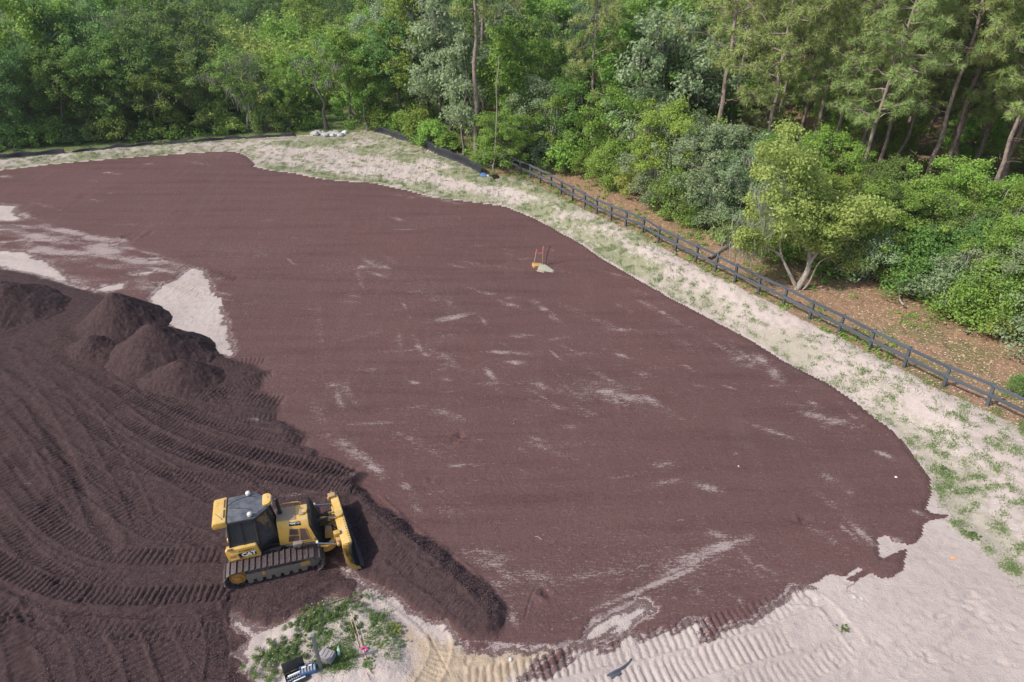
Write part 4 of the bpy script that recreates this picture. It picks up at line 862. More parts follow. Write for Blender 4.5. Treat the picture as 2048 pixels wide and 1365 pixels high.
# the rest of the wood, far back: one mass
acc = Acc(); wr_ = np.random.default_rng(8)
tpls = []
for t in (T_OAK[1], T_OAK[3], T_OAK[5], T_SLIM[2]):
    me = t[1]; v = np.empty(len(me.vertices) * 3, np.float32); me.vertices.foreach_get('co', v); v = v.reshape(-1, 4, 3); tt = np.empty(len(me.vertices), np.float32); me.attributes['tint'].data.foreach_get('value', tt)
    sel = wr_.permutation(len(v))[:2600]; c = v[sel].mean(1, keepdims=True); tpls.append(((c + (v[sel] - c) * 1.35).reshape(-1, 3), tt.reshape(-1, 4)[sel].ravel()))
for x, y, s, px in far:
    v, tt = tpls[wr_.integers(0, 4)]; a = wr_.random() * 6.28; ca_, sa_ = math.cos(a) * s, math.sin(a) * s
    q = np.stack([v[:, 0] * ca_ - v[:, 1] * sa_ + x, v[:, 0] * sa_ + v[:, 1] * ca_ + y, v[:, 2] * s + ZF if False else v[:, 2] * s + gz(x, y)], 1)
    acc.add(q, np.arange(len(q)).reshape(-1, 4), tint=np.clip(tt * .6 + .4 * wr_.random(), 0, 1))
if far: tag(link('distant_forest', acc.mesh('distant_forest'), L_DARK), 'far-off mass of treetops behind the nearer wood, too many to count', 'forest', kind='stuff')
# low growth on the floor of the wood
acc = Acc(); N = 3000; ur = np.random.default_rng(19)
ux = []; 
while len(ux) < N:
    y = 22 + 75 * ur.random() ** 1.1; x = (ur.random() * 2 - 1) * (.78 * y + 6); ux.append((x, y))
ux = np.array(ux); d = sdist(woodpoly, ux[:, 0], ux[:, 1]); ux = ux[(d > -1.0)]
C = np.array([(x, y, gz(x, y) + .3 + .35 * ur.random()) for x, y in ux]); leaves(acc, ur, C, .35 + .5 * ur.random(len(C)), 60, .11, .7)
tag(link('undergrowth', acc.mesh('undergrowth'), L_MID), 'leafy undergrowth covering the floor of the wood between the trunks', 'undergrowth', kind='stuff')
# weeds on the litter strip between fence and brush, and along the fence foot
acc = Acc(); C = []
for _ in range(4200):
    y = 16 + 46 * ur.random(); x = ur.random() * .8 * y * 1.0 - 2; C.append((x, y))
C = np.array(C); a = sdist(FORE, C[:, 0], C[:, 1]); b = sdist(woodpoly, C[:, 0], C[:, 1]); wn_ = fbm(C[:, 0] * .55, C[:, 1] * .55, 171, 2)
C = C[(a > -.35) & (b < .8) & ((wn_ > .12) | (np.abs(a) < .3) | (b > -.5))]
C = np.array([(x, y, gz(x, y) + .08) for x, y in C]); leaves(acc, ur, C, .12 + .2 * ur.random(len(C)), 26, .05, .6)
tag(link('weeds', acc.mesh('weeds'), L_MID), 'green weeds scattered over the orange leaf litter behind the board fence', 'weeds', kind='stuff')
# fallen leaves and straw on the litter strip
acc = Acc(); C = np.stack([ur.random(150000) * 34 - 1, 14 + 46 * ur.random(150000) ** 1.5], 1); jx = np.clip(np.searchsorted(xs, C[:, 0]) - 1, 0, nx - 2); iy2 = np.clip(np.searchsorted(ys, C[:, 1]) - 1, 0, ny - 2)
k_ = (ur.random(len(C)) < np.clip(lit[iy2, jx] * .9, 0, 1)) & (C[:, 0] < .8 * C[:, 1] + 3); C = np.column_stack([C, Z[iy2, jx] + .012])[k_]; C = C[sdist(woodpoly, C[:, 0], C[:, 1]) < 3]
leaves(acc, ur, C, np.full(len(C), .01), 1, .045, .5, 3.5); print('litter', len(C))
L_LIT = leaf_mat('fallen_leaves', (.26, .15, .08), (.58, .42, .30), None, .02, .0)
tag(link('leaf_litter', acc.mesh('leaf_litter'), L_LIT), 'fallen leaves and pine straw on the ground behind the board fence', 'leaf litter', kind='stuff')
# loose chips on the mulch close to the camera
acc = Acc(); C = np.stack([ur.random(260000) * 30 - 16, 9.6 + 15 * ur.random(260000) ** 1.3], 1); jx = np.clip(np.searchsorted(xs, C[:, 0]) - 1, 0, nx - 2); iy2 = np.clip(np.searchsorted(ys, C[:, 1]) - 1, 0, ny - 2)
k_ = (cls[iy2, jx] == 1) & (ur.random(len(C)) < .25 + .75 * fresh[iy2, jx]) & (np.abs(C[:, 0]) < .8 * C[:, 1] + 4); C = np.column_stack([C, Z[iy2, jx] + .006])[k_]
leaves(acc, ur, C, np.full(len(C), .008), 1, .017, .5, 1.2); print('chips', len(C))
L_CHIP = leaf_mat('mulch_chips', (.045, .026, .027), (.15, .10, .098), None, .02, .0)
tag(link('mulch_chips', acc.mesh('mulch_chips'), L_CHIP), 'loose bark chips strewn over the dark mulch', 'mulch chips', kind='stuff')
# grass tufts of the bank
def blades(name, pts, h, n, mat, label, sp=.09):
    r = np.random.default_rng(23); P3 = np.repeat(np.array([(x, y, gz(x, y)) for x, y in pts]), n, 0); N = len(P3)
    p = P3 + np.concatenate([r.normal(size=(N, 2)) * sp, np.zeros((N, 1))], 1); a = r.random(N) * 6.28; w = .010 + .008 * r.random(N)
    dx = np.stack([np.cos(a) * w, np.sin(a) * w, 0 * a], 1); hh = h * (.5 + r.random(N)); tip = p + np.concatenate([r.normal(size=(N, 2)) * .5 * h, hh[:, None]], 1)
    acc = Acc(); acc.add(np.stack([p - dx, p + dx, tip], 1).reshape(-1, 3), T=np.arange(N * 3).reshape(-1, 3), tint=np.repeat(r.random(N), 3))
    return tag(link(name, acc.mesh(name), mat), label, 'grass', kind='stuff')
L_GRASS = leaf_mat('grass_blades', (.14, .21, .07), (.28, .35, .14), None, .05, .3)
pts = []
gxr = np.random.default_rng(29)
cx = gxr.random(400000); cand_y = 10.5 + 47 * gxr.random(400000) ** 1.4; cand_x = (cx * 2 - 1) * (.72 * cand_y + 8)
ji = np.clip(np.searchsorted(xs, cand_x) - 1, 0, nx - 2); iy_ = np.clip(np.searchsorted(ys, cand_y) - 1, 0, ny - 2)
gden = gr[iy_, ji] * np.clip(fbm(cand_x * 3.6, cand_y * 3.6, 181, 3) * 2.6 + .12, 0, 1); sel = (gxr.random(400000) < gden * .95) & (cls[iy_, ji] == 0)
pts = np.stack([cand_x[sel], cand_y[sel]], 1); print('tufts', len(pts))
blades('grass', pts, .06, 11, L_GRASS, 'thin green grass tufts scattered over the pale sandy bank')

# ------------------------------------------------------------------ paints and metals
def dusty(name, base, dust, amt=.5, rough=.55, metal=0, spec=.4, bumpy=.15):
    m = NM(name); p = m.coord('Object'); g = m.n.new('ShaderNodeNewGeometry'); sx = m.n.new('ShaderNodeSeparateXYZ'); m.l(g.outputs['Normal'], sx.inputs[0])
    n = m.noise(p, 5, 4, .65); f = m.noise(p, 40, 3, .6)
    up = m.ramp(sx.outputs[2], .2, 1.)
    k = m.math('MULTIPLY', m.math('ADD', m.math('MULTIPLY', up, .7), .3), m.math('MULTIPLY', m.ramp(m.math('ADD', m.math('MULTIPLY', n, .8), m.math('MULTIPLY', f, .2)), .3, .7), amt), clamp=True)
    c = m.mix(k, base, dust)
    g2 = m.noise(p, 2.3, 5, .75); c = m.mix(m.math('MULTIPLY', m.ramp(g2, .56, .72), .45), c, (.12, .08, .065)) if amt > .6 else c
    hs = m.n.new('ShaderNodeHueSaturation'); m.l(c, hs.inputs['Color']); oi = m.n.new('ShaderNodeObjectInfo'); m.l(m.math('ADD', .88, m.math('MULTIPLY', oi.outputs['Random'], .24)), hs.inputs['Value']); c = hs.outputs[0]; r = m.math('ADD', rough, m.math('MULTIPLY', k, .35), clamp=True)
    return m.fin(c, r, m.bump(f, bumpy, .01), metal=metal, spec=spec)
Y_PAINT = dusty('yellow_paint', (.62, .36, .055), (.60, .49, .29), .7, .45)
Y_DUST = dusty('dusty_yellow_paint', (.46, .28, .08), (.34, .25, .18), .9, .6)
K_PAINT = dusty('black_paint', (.016, .017, .02), (.11, .10, .10), .45, .35)
ROOF_M = dusty('slate_roof_paint', (.055, .065, .085), (.22, .21, .21), .6, .35)
STEEL = dusty('worn_steel', (.13, .11, .11), (.13, .085, .08), .85, .5, .35)
STEEL_D = dusty('dark_rubbed_steel', (.035, .04, .05), (.09, .065, .06), .5, .32, .6)
TRK_SIDE = dusty('mud_caked_frame', (.20, .165, .14), (.26, .205, .17), .8, .8)
TAN = dusty('dusty_hood_top', (.36, .255, .16), (.32, .24, .19), .8, .7)
WHITE = dusty('white_plastic', (.72, .70, .62), (.5, .46, .36), .35, .35)
CHROME = dusty('chrome_rod', (.6, .6, .6), (.4, .36, .33), .2, .2, 1.)
def plain(name, c, rough=.7, **k): m = NM(name); return m.fin(c, rough, **k)
BLK = plain('black_plate', (.012, .012, .013), .5); LOGO_W = plain('white_letters', (.78, .78, .76), .5); LOGO_Y = plain('yellow_triangle', (.75, .45, .04), .5); LOGO_R = plain('red_flash', (.45, .05, .03), .5); DARK_T = plain('dark_letters', (.03, .025, .02), .6)
VENT = dusty('brown_mesh', (.09, .055, .05), (.13, .09, .085), .6, .8, bumpy=.6)
def glass_mat():
    m = NM('tinted_glass'); m.b.inputs['Transmission Weight'].default_value = .55; m.b.inputs['IOR'].default_value = 1.3
    return m.fin((.10, .11, .12), .08, spec=.5)
GLASS = glass_mat()

# ------------------------------------------------------------------ solid building helpers
class MB:
    def __init__(s): s.bm = bmesh.new()
    def _x(s, vs, M):
        if M is not None: bmesh.ops.transform(s.bm, matrix=M, verts=vs)
    def box(s, x0, x1, y0, y1, z0, z1, bev=.012, M=None):
        r = bmesh.ops.create_cube(s.bm, size=1)['verts']
        for v in r: v.co = Vector(((x0 + x1) / 2 + v.co.x * (x1 - x0), (y0 + y1) / 2 + v.co.y * (y1 - y0), (z0 + z1) / 2 + v.co.z * (z1 - z0)))
        s._bev(r, bev, M); return s
    def _bev(s, vs, bev, M):
        vs = list(vs)
        if M is not None: bmesh.ops.transform(s.bm, matrix=M, verts=vs)
        if bev > 0:
            es = list({e for v in vs for e in v.link_edges}); bmesh.ops.bevel(s.bm, geom=es, offset=bev, segments=2, affect='EDGES', profile=.6)
    def prism(s, pts, a, b, axis='y', bev=.01, M=None):       # outline pts (u,v) swept from a to b along axis
        f = {'y': lambda u, v, w: (u, w, v), 'z': lambda u, v, w: (u, v, w), 'x': lambda u, v, w: (w, u, v)}[axis]
        A = [s.bm.verts.new(f(u, v, a)) for u, v in pts]; B = [s.bm.verts.new(f(u, v, b)) for u, v in pts]; n = len(pts)
        fs = [s.bm.faces.new(A), s.bm.faces.new(B[::-1])] + [s.bm.faces.new((A[i], B[i], B[(i + 1) % n], A[(i + 1) % n])) for i in range(n)]
        bmesh.ops.recalc_face_normals(s.bm, faces=fs); s._bev(A + B, bev, M); return s
    def loft(s, lo, hi, bev=.01):        # two matching rings of 3-D points
        A = [s.bm.verts.new(p) for p in lo]; B = [s.bm.verts.new(p) for p in hi]; n = len(lo)
        fs = [s.bm.faces.new(A), s.bm.faces.new(B[::-1])] + [s.bm.faces.new((A[i], B[i], B[(i + 1) % n], A[(i + 1) % n])) for i in range(n)]
        bmesh.ops.recalc_face_normals(s.bm, faces=fs); s._bev(A + B, bev, None); return s
    def cyl(s, a, b, r, r2=None, k=20, bev=0):
        a, b = Vector(a), Vector(b); d = b - a
        v = bmesh.ops.create_cone(s.bm, cap_ends=True, segments=k, radius1=r, radius2=r if r2 is None else r2, depth=d.length)['verts']
        bmesh.ops.transform(s.bm, matrix=Matrix.Translation((a + b) / 2) @ d.to_track_quat('Z', 'Y').to_matrix().to_4x4(), verts=v)
        if bev: s._bev(v, bev, None)
        return s
    def pipe(s, pts, r, k=8):
        acc = Acc(); tube(acc, resample(np.array(pts, float), .06) if len(pts) > 2 else np.array(pts, float), r, k)
        V = np.concatenate(acc.V); vs = [s.bm.verts.new(p) for p in V]
        for arr in acc.Q + acc.T:
            for q in arr:
                try: s.bm.faces.new([vs[int(i)] for i in q])
                except ValueError: pass
        return s
    def ball(s, c, r, sz=1.):
        v = bmesh.ops.create_uvsphere(s.bm, u_segments=20, v_segments=12, radius=r)['verts']
        for q in v: q.co = Vector((q.co.x + c[0], q.co.y + c[1], q.co.z * sz + c[2]))
        return s
    def sheet(s, pts, t=.006):     # thin plate from a 3-D polygon
        vs = [Vector(p) for p in pts]; n = (vs[1] - vs[0]).cross(vs[2] - vs[0]).normalized() * t; c = sum(vs, Vector()) / len(vs)
        return s.loft([tuple(v) for v in vs], [tuple(v + n) for v in vs], 0)
    def build(s, name, mat, parent=None, smooth=True, loc=None, rot=None):
        me = bpy.data.meshes.new(name); s.bm.to_mesh(me); s.bm.free()
        if smooth: me.polygons.foreach_set('use_smooth', [True] * len(me.polygons)); me.set_sharp_from_angle(angle=math.radians(38))
        return link(name, me, mat, parent, loc, rot)
def text_mesh(name, txt, size, depth, mat, parent, M, sx=1., bold=0., spacing=1.):
    cu = bpy.data.curves.new(name, 'FONT'); cu.body = txt; cu.size = size; cu.extrude = depth; cu.offset = bold; cu.align_x = 'CENTER'; cu.align_y = 'CENTER'; cu.space_character = spacing; cu.resolution_u = 3
    o = bpy.data.objects.new(name, cu); COL.objects.link(o); dg = bpy.context.evaluated_depsgraph_get(); me = bpy.data.meshes.new_from_object(o.evaluated_get(dg)); bpy.data.objects.remove(o)
    me.transform(M @ Matrix.Diagonal((sx, 1, 1, 1))); me.materials.clear(); return link(name, me, mat, parent)

# ------------------------------------------------------------------ the bulldozer (x forward, y to its left, z up)
def bulldozer():
    hd = math.radians(17); cx, cy = -7.295, 14.335
    D = thing('bulldozer', 'yellow crawler bulldozer with black cab pushing dark mulch with its angled blade', 'bulldozer', (cx, cy, DZ), hd)
    # tracks
    for sgn in (-1, 1):
        yc = sgn * .87; hw = .26
        # belt line: straight bottom, rear drum, front drum, top run
        xr, xf, zr, zf, rr, rf = -1.03, 1.06, .365, .335, .355, .325
        path = []
        for a in np.linspace(90, 270, 15): path.append((xr + rr * math.cos(math.radians(a)), zr + rr * math.sin(math.radians(a))))
        for a in np.linspace(-90, 90, 15): path.append((xf + rf * math.cos(math.radians(a)), zf + rf * math.sin(math.radians(a))))
        path = np.array(path + [path[0]]); sl = np.linalg.norm(np.diff(path, axis=0), axis=1); tot = sl.sum(); ns = 38; b = MB()
        for i in range(ns):
            q = (i + .3) / ns * tot; k = int(np.searchsorted(np.cumsum(sl), q)); k = min(k, len(sl) - 1); u = (q - (np.cumsum(sl)[k] - sl[k])) / sl[k]
            p = path[k] + (path[k + 1] - path[k]) * u; d = path[k + 1] - path[k]; ang = math.atan2(d[1], d[0]); L = tot / ns
            M = Matrix.Translation((p[0], yc, p[1])) @ Matrix.Rotation(-ang, 4, 'Y')
            b.box(-L * .48, L * .48, -hw, hw, -.016, .014, .003, M); b.box(-L * .46, -L * .46 + .022, -hw, hw, -.062, -.015, .003, M); b.box(-L * .3, L * .3, -.09, .09, .012, .075, .006, M)
            for yy in (-.06, .06): b.cyl(M @ Vector((.02, yy, -.015)), M @ Vector((.02, yy, -.03)), .014, k=6)
        tr = b.build('crawler_track', STEEL, D)
        b = MB(); b.cyl((xr, yc - .12, zr), (xr, yc + .12, zr), .245, k=28); b.cyl((xr, yc - .17, zr), (xr, yc + .17, zr), .20, k=28, bev=.02); b.cyl((xr, yc - .21, zr), (xr, yc + .21, zr), .11, k=16, bev=.01)
        for i in range(12):
            a = i * math.pi / 6; b.cyl((xr + .15 * math.cos(a), yc - .185, zr + .15 * math.sin(a)), (xr + .15 * math.cos(a), yc + .185, zr + .15 * math.sin(a)), .016, k=6)
        b.build('drive_sprocket', dusty_orange, tr)
        b = MB(); b.cyl((xf, yc - .10, zf), (xf, yc + .10, zf), .225, k=28, bev=.012); b.cyl((xf, yc - .13, zf), (xf, yc + .13, zf), .13, k=20, bev=.01); b.build('idler_wheel', TRK_SIDE, tr)
        b = MB(); b.prism([(-.80, .19), (.92, .17), (.96, .34), (.90, .46), (.2, .49), (-.72, .50), (-.84, .40)], yc - .155, yc + .155, 'y', .02)
        for i in range(7): b.cyl((-.72 + i * .255, yc - .14, .125), (-.72 + i * .255, yc + .14, .125), .085, k=14)
        b.build('track_frame', TRK_SIDE, tr)
        b = MB(); b.prism([(.72, .30), (1.0, .27), (1.04, .40), (.98, .47), (.74, .47)], yc - .185, yc + .185, 'y', .03); b.build('idler_guard', Y_DUST, tr)
        b = MB(); b.box(-.36, -.27, yc - .163, yc + .163, .3, .46, .005); b.build('paint_patch', Y_PAINT, tr)
        acc = Acc(); cr = np.random.default_rng(60 + sgn); xx = -1.05 + 2.15 * cr.random(520); yy = yc + hw * (cr.random(520) * 2 - 1); leaves(acc, cr, np.stack([xx, yy, np.full(520, .728) - .012 * (xx + 1)], 1), np.full(520, .012), 1, .016, .5, 1.5)
        xx = -.8 + 1.7 * cr.random(300); leaves(acc, cr, np.stack([xx, np.full(300, yc + sgn * .16), .50 - .02 * cr.random(300)], 1), np.full(300, .03), 1, .018, .6, 1.5); tag(link('mulch_crumbs', acc.mesh('mulch_crumbs'), L_CHIP, tr), kind='stuff')
    # chassis, belly, floor
    b = MB(); b.prism([(-1.05, .25), (1.2, .25), (1.34, .45), (1.32, .72), (-1.1, .72), (-1.15, .45)], -.40, .40, 'y', .02); b.build('chassis', K_PAINT, D)
    b = MB(); b.box(-1.18, -.28, -.56, .56, .70, .86, .02); b.build('cab_floor', K_PAINT, D)
    # engine hood: narrow top, flared sides
    b = MB(); zt = 1.52
    lo = [(.22, -.46, .74), (1.32, -.62, .74), (1.32, .62, .74), (.22, .46, .74)]; mi = [(.25, -.36, 1.36), (1.20, -.44, 1.30), (1.20, .44, 1.30), (.25, .36, 1.36)]; hi = [(.25, -.27, zt), (1.14, -.31, zt - .07), (1.14, .31, zt - .07), (.25, .27, zt)]
    b.loft(lo, mi, .012); b.loft([(x, y, z - .002) for x, y, z in mi], hi, .012); hood = b.build('hood', Y_PAINT, D)
    b = MB(); b.loft([(.27, -.255, zt - .004), (.80, -.28, zt - .044), (.80, .28, zt - .044), (.27, .255, zt - .004)], [(.27, -.25, zt + .012), (.80, -.275, zt - .028), (.80, .275, zt - .028), (.27, .25, zt + .012)], .004)
    b.box(.90, 1.04, -.14, .10, zt - .07, zt - .012, .008); tp = b.build('dusty_top_panel', TAN, hood)
    b = MB(); b.box(1.0, 1.13, -.10, .04, zt - .06, zt + .02, .01); b.build('hood_latch', Y_PAINT, hood)
    b = MB(); b.pipe([(.34, .30, zt - .02), (.36, .31, zt + .09), (.48, .32, zt + .12), (.85, .33, zt + .08), (.96, .33, zt + .03), (.97, .33, zt - .08)], .014); b.build('grab_rail', Y_PAINT, hood)
    def side(u, v, out=0., s=-1):      # point on the flared hood side: u along (0 rear..1 front), v up (0 bottom..1 shoulder)
        a = Vector(lo[0]).lerp(Vector(lo[1]), u); c = Vector(mi[0]).lerp(Vector(mi[1]), u); p = a.lerp(c, v); nrm = Vector((0, -1, .18)).normalized(); p = p + nrm * out
        return (p.x, p.y * (1 if s < 0 else -1), p.z)
    for s in (-1, 1):
        for nm, quad in (('vent_panel', [(.30, .55), (.58, .50), (.60, .86), (.34, .90)]), ('vent_panel', [(.24, .16), (.53, .14), (.57, .46), (.29, .50)]), ('vent_panel', [(.57, .13), (.83, .16), (.80, .84), (.65, .88)]), ('vent_panel', [(.93, .08), (.995, .08), (.985, .22), (.93, .22)])):
            b = MB(); b.loft([side(u, v, .001, s) for u, v in quad], [side(u, v, .010, s) for u, v in quad], 0); vp = b.build(nm, VENT, hood, smooth=False)
            b = MB(); q = [side(u, v, .012, s) for u, v in quad]
            for i in range(4): b.cyl(q[i], q[(i + 1) % 4], .009, k=6)
            b.build('vent_frame', Y_DUST, vp)
        b = MB(); b.cyl(side(.88, .50, .02, s), side(.875, .66, .02, s), .009, k=8); b.build('hood_handle', Y_PAINT, hood)
    # name plate on the hood's shoulder
    pu = [side(.30, 1.02, .0), side(.62, 1.0, .0)]
    b = MB(); q0 = [(.50, -.402, 1.335), (.86, -.428, 1.318), (.86, -.394, 1.418), (.50, -.366, 1.438)]
    sh = lambda x, v: Vector((.25 + (1.20 - .25) * x, -(.36 + .08 * x), 1.36 - .06 * x)).lerp(Vector((.25 + (1.14 - .25) * x, -(.27 + .04 * x), zt - .07 * x)), v)
    nn = (sh(1, 0) - sh(0, 0)).cross(sh(0, 1) - sh(0, 0)).normalized()
    qq = [sh(.36, .12), sh(.72, .12), sh(.72, .72), sh(.36, .72)]; b.loft([tuple(p + nn * .001) for p in qq], [tuple(p + nn * .007) for p in qq], 0); pl_ = b.build('model_plate', BLK, hood, smooth=False)
    ctr = sh(.47, .42) + nn * .0075; ux = (sh(1, 0) - sh(0, 0)).normalized(); uy = nn.cross(ux); Mx = Matrix((ux, uy, nn)).transposed().to_4x4(); Mx.translation = ctr
    text_mesh('lettering', 'D5K', .105, .001, LOGO_W, pl_, Mx, 1.1, .003)
    Mx2 = Mx.copy(); Mx2.translation = sh(.62, .42) + nn * .0075; text_mesh('lettering', 'LGP', .08, .001, LOGO_W, pl_, Mx2, 1.0, 0)
    # radiator guard
    b = MB(); b.prism([(1.15, 1.47), (1.23, 1.44), (1.42, .62), (1.33, .60)], -.60, .60, 'y', .012)
    guard = b.build('radiator_guard', K_PAINT, D)
    bm_ = MB()
    for i in range(9): bm_.cyl((1.25 + .145 * (i / 8.) + .02, -.55, 1.36 - .68 * i / 8.), (1.25 + .145 * (i / 8.) + .02, .55, 1.36 - .68 * i / 8.), .012, k=6)
    bm_.build('grille_bar', STEEL_D, guard)
    # exhaust
    b = MB(); b.cyl((.36, .10, 1.5), (.36, .10, 1.56), .075, k=16, bev=.008); b.pipe([(.36, .10, 1.5), (.36, .10, 1.92), (.36, .10, 2.0), (.335, .115, 2.1)], .048, 12); b.build('exhaust_pipe', K_PAINT, D)
    # cab
    zb, zr_ = .86, 2.08
    pb = [(-1.12, -.58), (-.30, -.60), (.24, -.27), (.24, .27), (-.30, .60), (-1.12, .58)]; pt = [(-1.00, -.47), (-.26, -.49), (.06, -.20), (.06, .20), (-.26, .49), (-1.00, .47)]
    cab = thing('cab', None, None); cab.parent = D
    # sills (lower body)
    b = MB(); k = .13; mid = [(x0 + (x1 - x0) * k, y0 + (y1 - y0) * k) for (x0, y0), (x1, y1) in zip(pb, pt)]
    b.loft([(x, y, zb) for x, y in pb], [(x, y, zb + (zr_ - zb) * k) for x, y in mid], .01); b.build('cab_sill', K_PAINT, cab)
    b = MB()
    for i in range(6):
        p0, p1 = Vector((*pb[i], zb + .02)), Vector((*pt[i], zr_)); b.cyl(p0, p1, .036, k=8)
        q0_, q1_ = Vector((*pt[i], zr_ - .02)), Vector((*pt[(i + 1) % 6], zr_ - .02)); b.cyl(q0_, q1_, .036, k=8)
    for s in (-1, 1): b.cyl((-.72, s * .585, zb + .1), (-.64, s * .485, zr_ - .02), .016, k=6)
    b.build('cab_pillars', K_PAINT, cab)
    for i in range(6):
        j = (i + 1) % 6; a0 = Vector((*mid[i], zb + (zr_ - zb) * k)); a1 = Vector((*mid[j], zb + (zr_ - zb) * k)); c1 = Vector((*pt[j], zr_)); c0 = Vector((*pt[i], zr_)); n_ = (a1 - a0).cross(c0 - a0).normalized() * .004
        b = MB(); b.loft([tuple(v + n_) for v in (a0, a1, c1, c0)], [tuple(v - n_) for v in (a0, a1, c1, c0)], 0); w_ = b.build('window', GLASS, cab, smooth=False)
        if i in (0, 1):      # wiper and grab bar
            b = MB(); m0 = a0.lerp(a1, .3).lerp(c0.lerp(c1, .35), .1) - n_ * 6; m1 = a0.lerp(a1, .55).lerp(c0.lerp(c1, .5), .75) - n_ * 6; b.cyl(m0, m1, .009, k=6); b.build('wiper' if i else 'door_bar', STEEL_D, w_)
    b = MB(); m0 = Vector((-1.0, -.592, 1.16)); m1 = Vector((-.62, -.592, 1.16)); b.cyl(m0, m1, .011, k=6); b.build('door_handle', CHROME, cab)
    # seat and controls behind the glass
    b = MB(); b.box(-.80, -.42, -.22, .22, 1.0, 1.14, .04); b.box(-.92, -.80, -.22, .22, 1.08, 1.62, .04); b.build('seat', dusty('grey_seat', (.10, .09, .085), (.14, .12, .11), .5, .9), cab)
    b = MB(); b.box(-.14, .06, -.18, .18, .98, 1.3, .03); b.box(-.78, -.38, -.40, -.28, 1.0, 1.22, .02); b.box(-.78, -.38, .28, .40, 1.0, 1.22, .02); b.build('control_console', K_PAINT, cab)
    # roof
    ro = [(-1.04, -.51), (-.24, -.53), (.12, -.20), (.12, .20), (-.24, .53), (-1.04, .51)]; b = MB()
    b.loft([(x, y, zr_ + .0) for x, y in ro], [(x, y, zr_ + .055) for x, y in ro], .015)
    b.loft([(x * .97 - .01, y * .93, zr_ + .052) for x, y in ro], [(x * .90 - .03, y * .80, zr_ + .085) for x, y in ro], .01)
    roof = b.build('cab_roof', ROOF_M, D)
    b = MB(); b.pipe([(-1.0, .12, zr_ + .083), (-.8, .28, zr_ + .092), (-.45, .36, zr_ + .092), (-.2, .30, zr_ + .088)], .008); b.pipe([(-.98, .05, zr_ + .083), (-.75, -.02, zr_ + .095), (-.45, -.14, zr_ + .095), (-.22, -.32, zr_ + .085)], .008); b.build('roof_cable', K_PAINT, roof)
    b = MB(); b.prism([(-1.39, zr_ - .12), (-1.41, zr_ + .02), (-1.36, zr_ + .10), (-1.02, zr_ + .12), (-1.0, zr_ - .10)], -.52, .50, 'y', .03); ac = b.build('air_conditioner_housing', Y_PAINT, roof)
    b = MB()
    for y0, y1 in ((.06, .40), (-.34, -.02)): b.box(-1.09, -1.045, y0, y1, zr_ + .116, zr_ + .123, .002)
    b.build('vent_slot', VENT, ac)
    b = MB(); b.cyl((-1.12, -.38, zr_ + .11), (-1.12, -.38, zr_ + .135), .014, k=8); b.cyl((-1.12, -.38, zr_ + .12), (-1.26, -.30, zr_ + .30), .005, k=6); b.build('radio_antenna', BLK, ac)
    b = MB(); b.prism([(-.02, -.12), (-.02, .26), (.02, .30), (.13, .31), (.20, .27), (.23, .20), (.22, -.04), (.17, -.12), (.10, -.15), (.0, -.15)], zr_ + .02, zr_ + .13, 'z', .025); lb = b.build('front_lamp_housing', Y_PAINT, roof)
    b = MB(); b.box(.135, .155, .08, .16, zr_ + .128, zr_ + .134, .001); b.build('warning_sticker', LOGO_R, lb)
    b = MB()
    for yy in (-.10, .02, .18): b.box(.215, .245, yy, yy + .07, zr_ - .0, zr_ + .07, .006)
    b.build('work_lamp', WHITE, lb)
    for (x, y) in ((-.42, .44), (-.36, -.44)):
        b = MB(); b.cyl((x, y, zr_ + .04), (x, y, zr_ + .125), .028, k=12); st = b.build('antenna_post', K_PAINT, roof)
        b = MB(); b.ball((x, y, zr_ + .165), .072, .72); b.cyl((x, y, zr_ + .115), (x, y, zr_ + .15), .07, k=20); b.build('antenna_dome', WHITE, st)
    b = MB(); b.cyl((-.30, -.50, zr_ - .0), (-.30, -.50, zr_ - .12), .02, k=8); b.box(-.33, -.27, -.56, -.50, zr_ - .06, zr_ + .03, .008); b.build('mirror_bracket', K_PAINT, roof)
    # fenders
    for s in (-1, 1):
        b = MB(); yo, yi = .70, .55
        pts = [(-1.20, .76), (-.34, .76), (-.30, .80), (-.36, 1.17), (-.40, 1.20), (-1.20, 1.20), (-1.24, 1.16)]
        A = [(x, s * (yo if z < 1.1 else yo - .03), z) for x, z in pts]; B_ = [(x, s * yi, z) for x, z in pts]; b.loft(A, B_, .015); fd = b.build('fender_tank', Y_PAINT, D)
        b = MB(); b.box(-1.17, -1.02, s * .66 - .03, s * .66 + .03, 1.198, 1.225, .006); b.build('fuel_cap', STEEL, fd)
        if s < 0:
            n_ = Vector((0, -1, 0)); yf = -(yo + .001)
            b = MB(); b.loft([(-.88, yf, .865), (-.92, yf, 1.02), (-.42, yf, 1.02), (-.42, yf, .865), (-.80, yf, .865)], [(-.88, yf - .005, .865), (-.92, yf - .005, 1.02), (-.42, yf - .005, 1.02), (-.42, yf - .005, .865), (-.80, yf - .005, .865)], 0); lp = b.build('logo_plate', BLK, fd, smooth=False)
            b = MB(); b.loft([(-.905, yf, .83), (-.905, yf, .858), (-.86, yf, .858), (-.80, yf, .812), (-.83, yf, .80)], [(-.905, yf - .004, .83), (-.905, yf - .004, .858), (-.86, yf - .004, .858), (-.80, yf - .004, .812), (-.83, yf - .004, .80)], 0); b.build('red_flash', LOGO_R, fd, smooth=False)
            MT = Matrix.Translation((-.62, yf - .006, .945)) @ Matrix.Rotation(math.radians(90), 4, 'X')
            text_mesh('lettering', 'CAT', .185, .002, LOGO_W, lp, MT, 1.12, .009, .95)
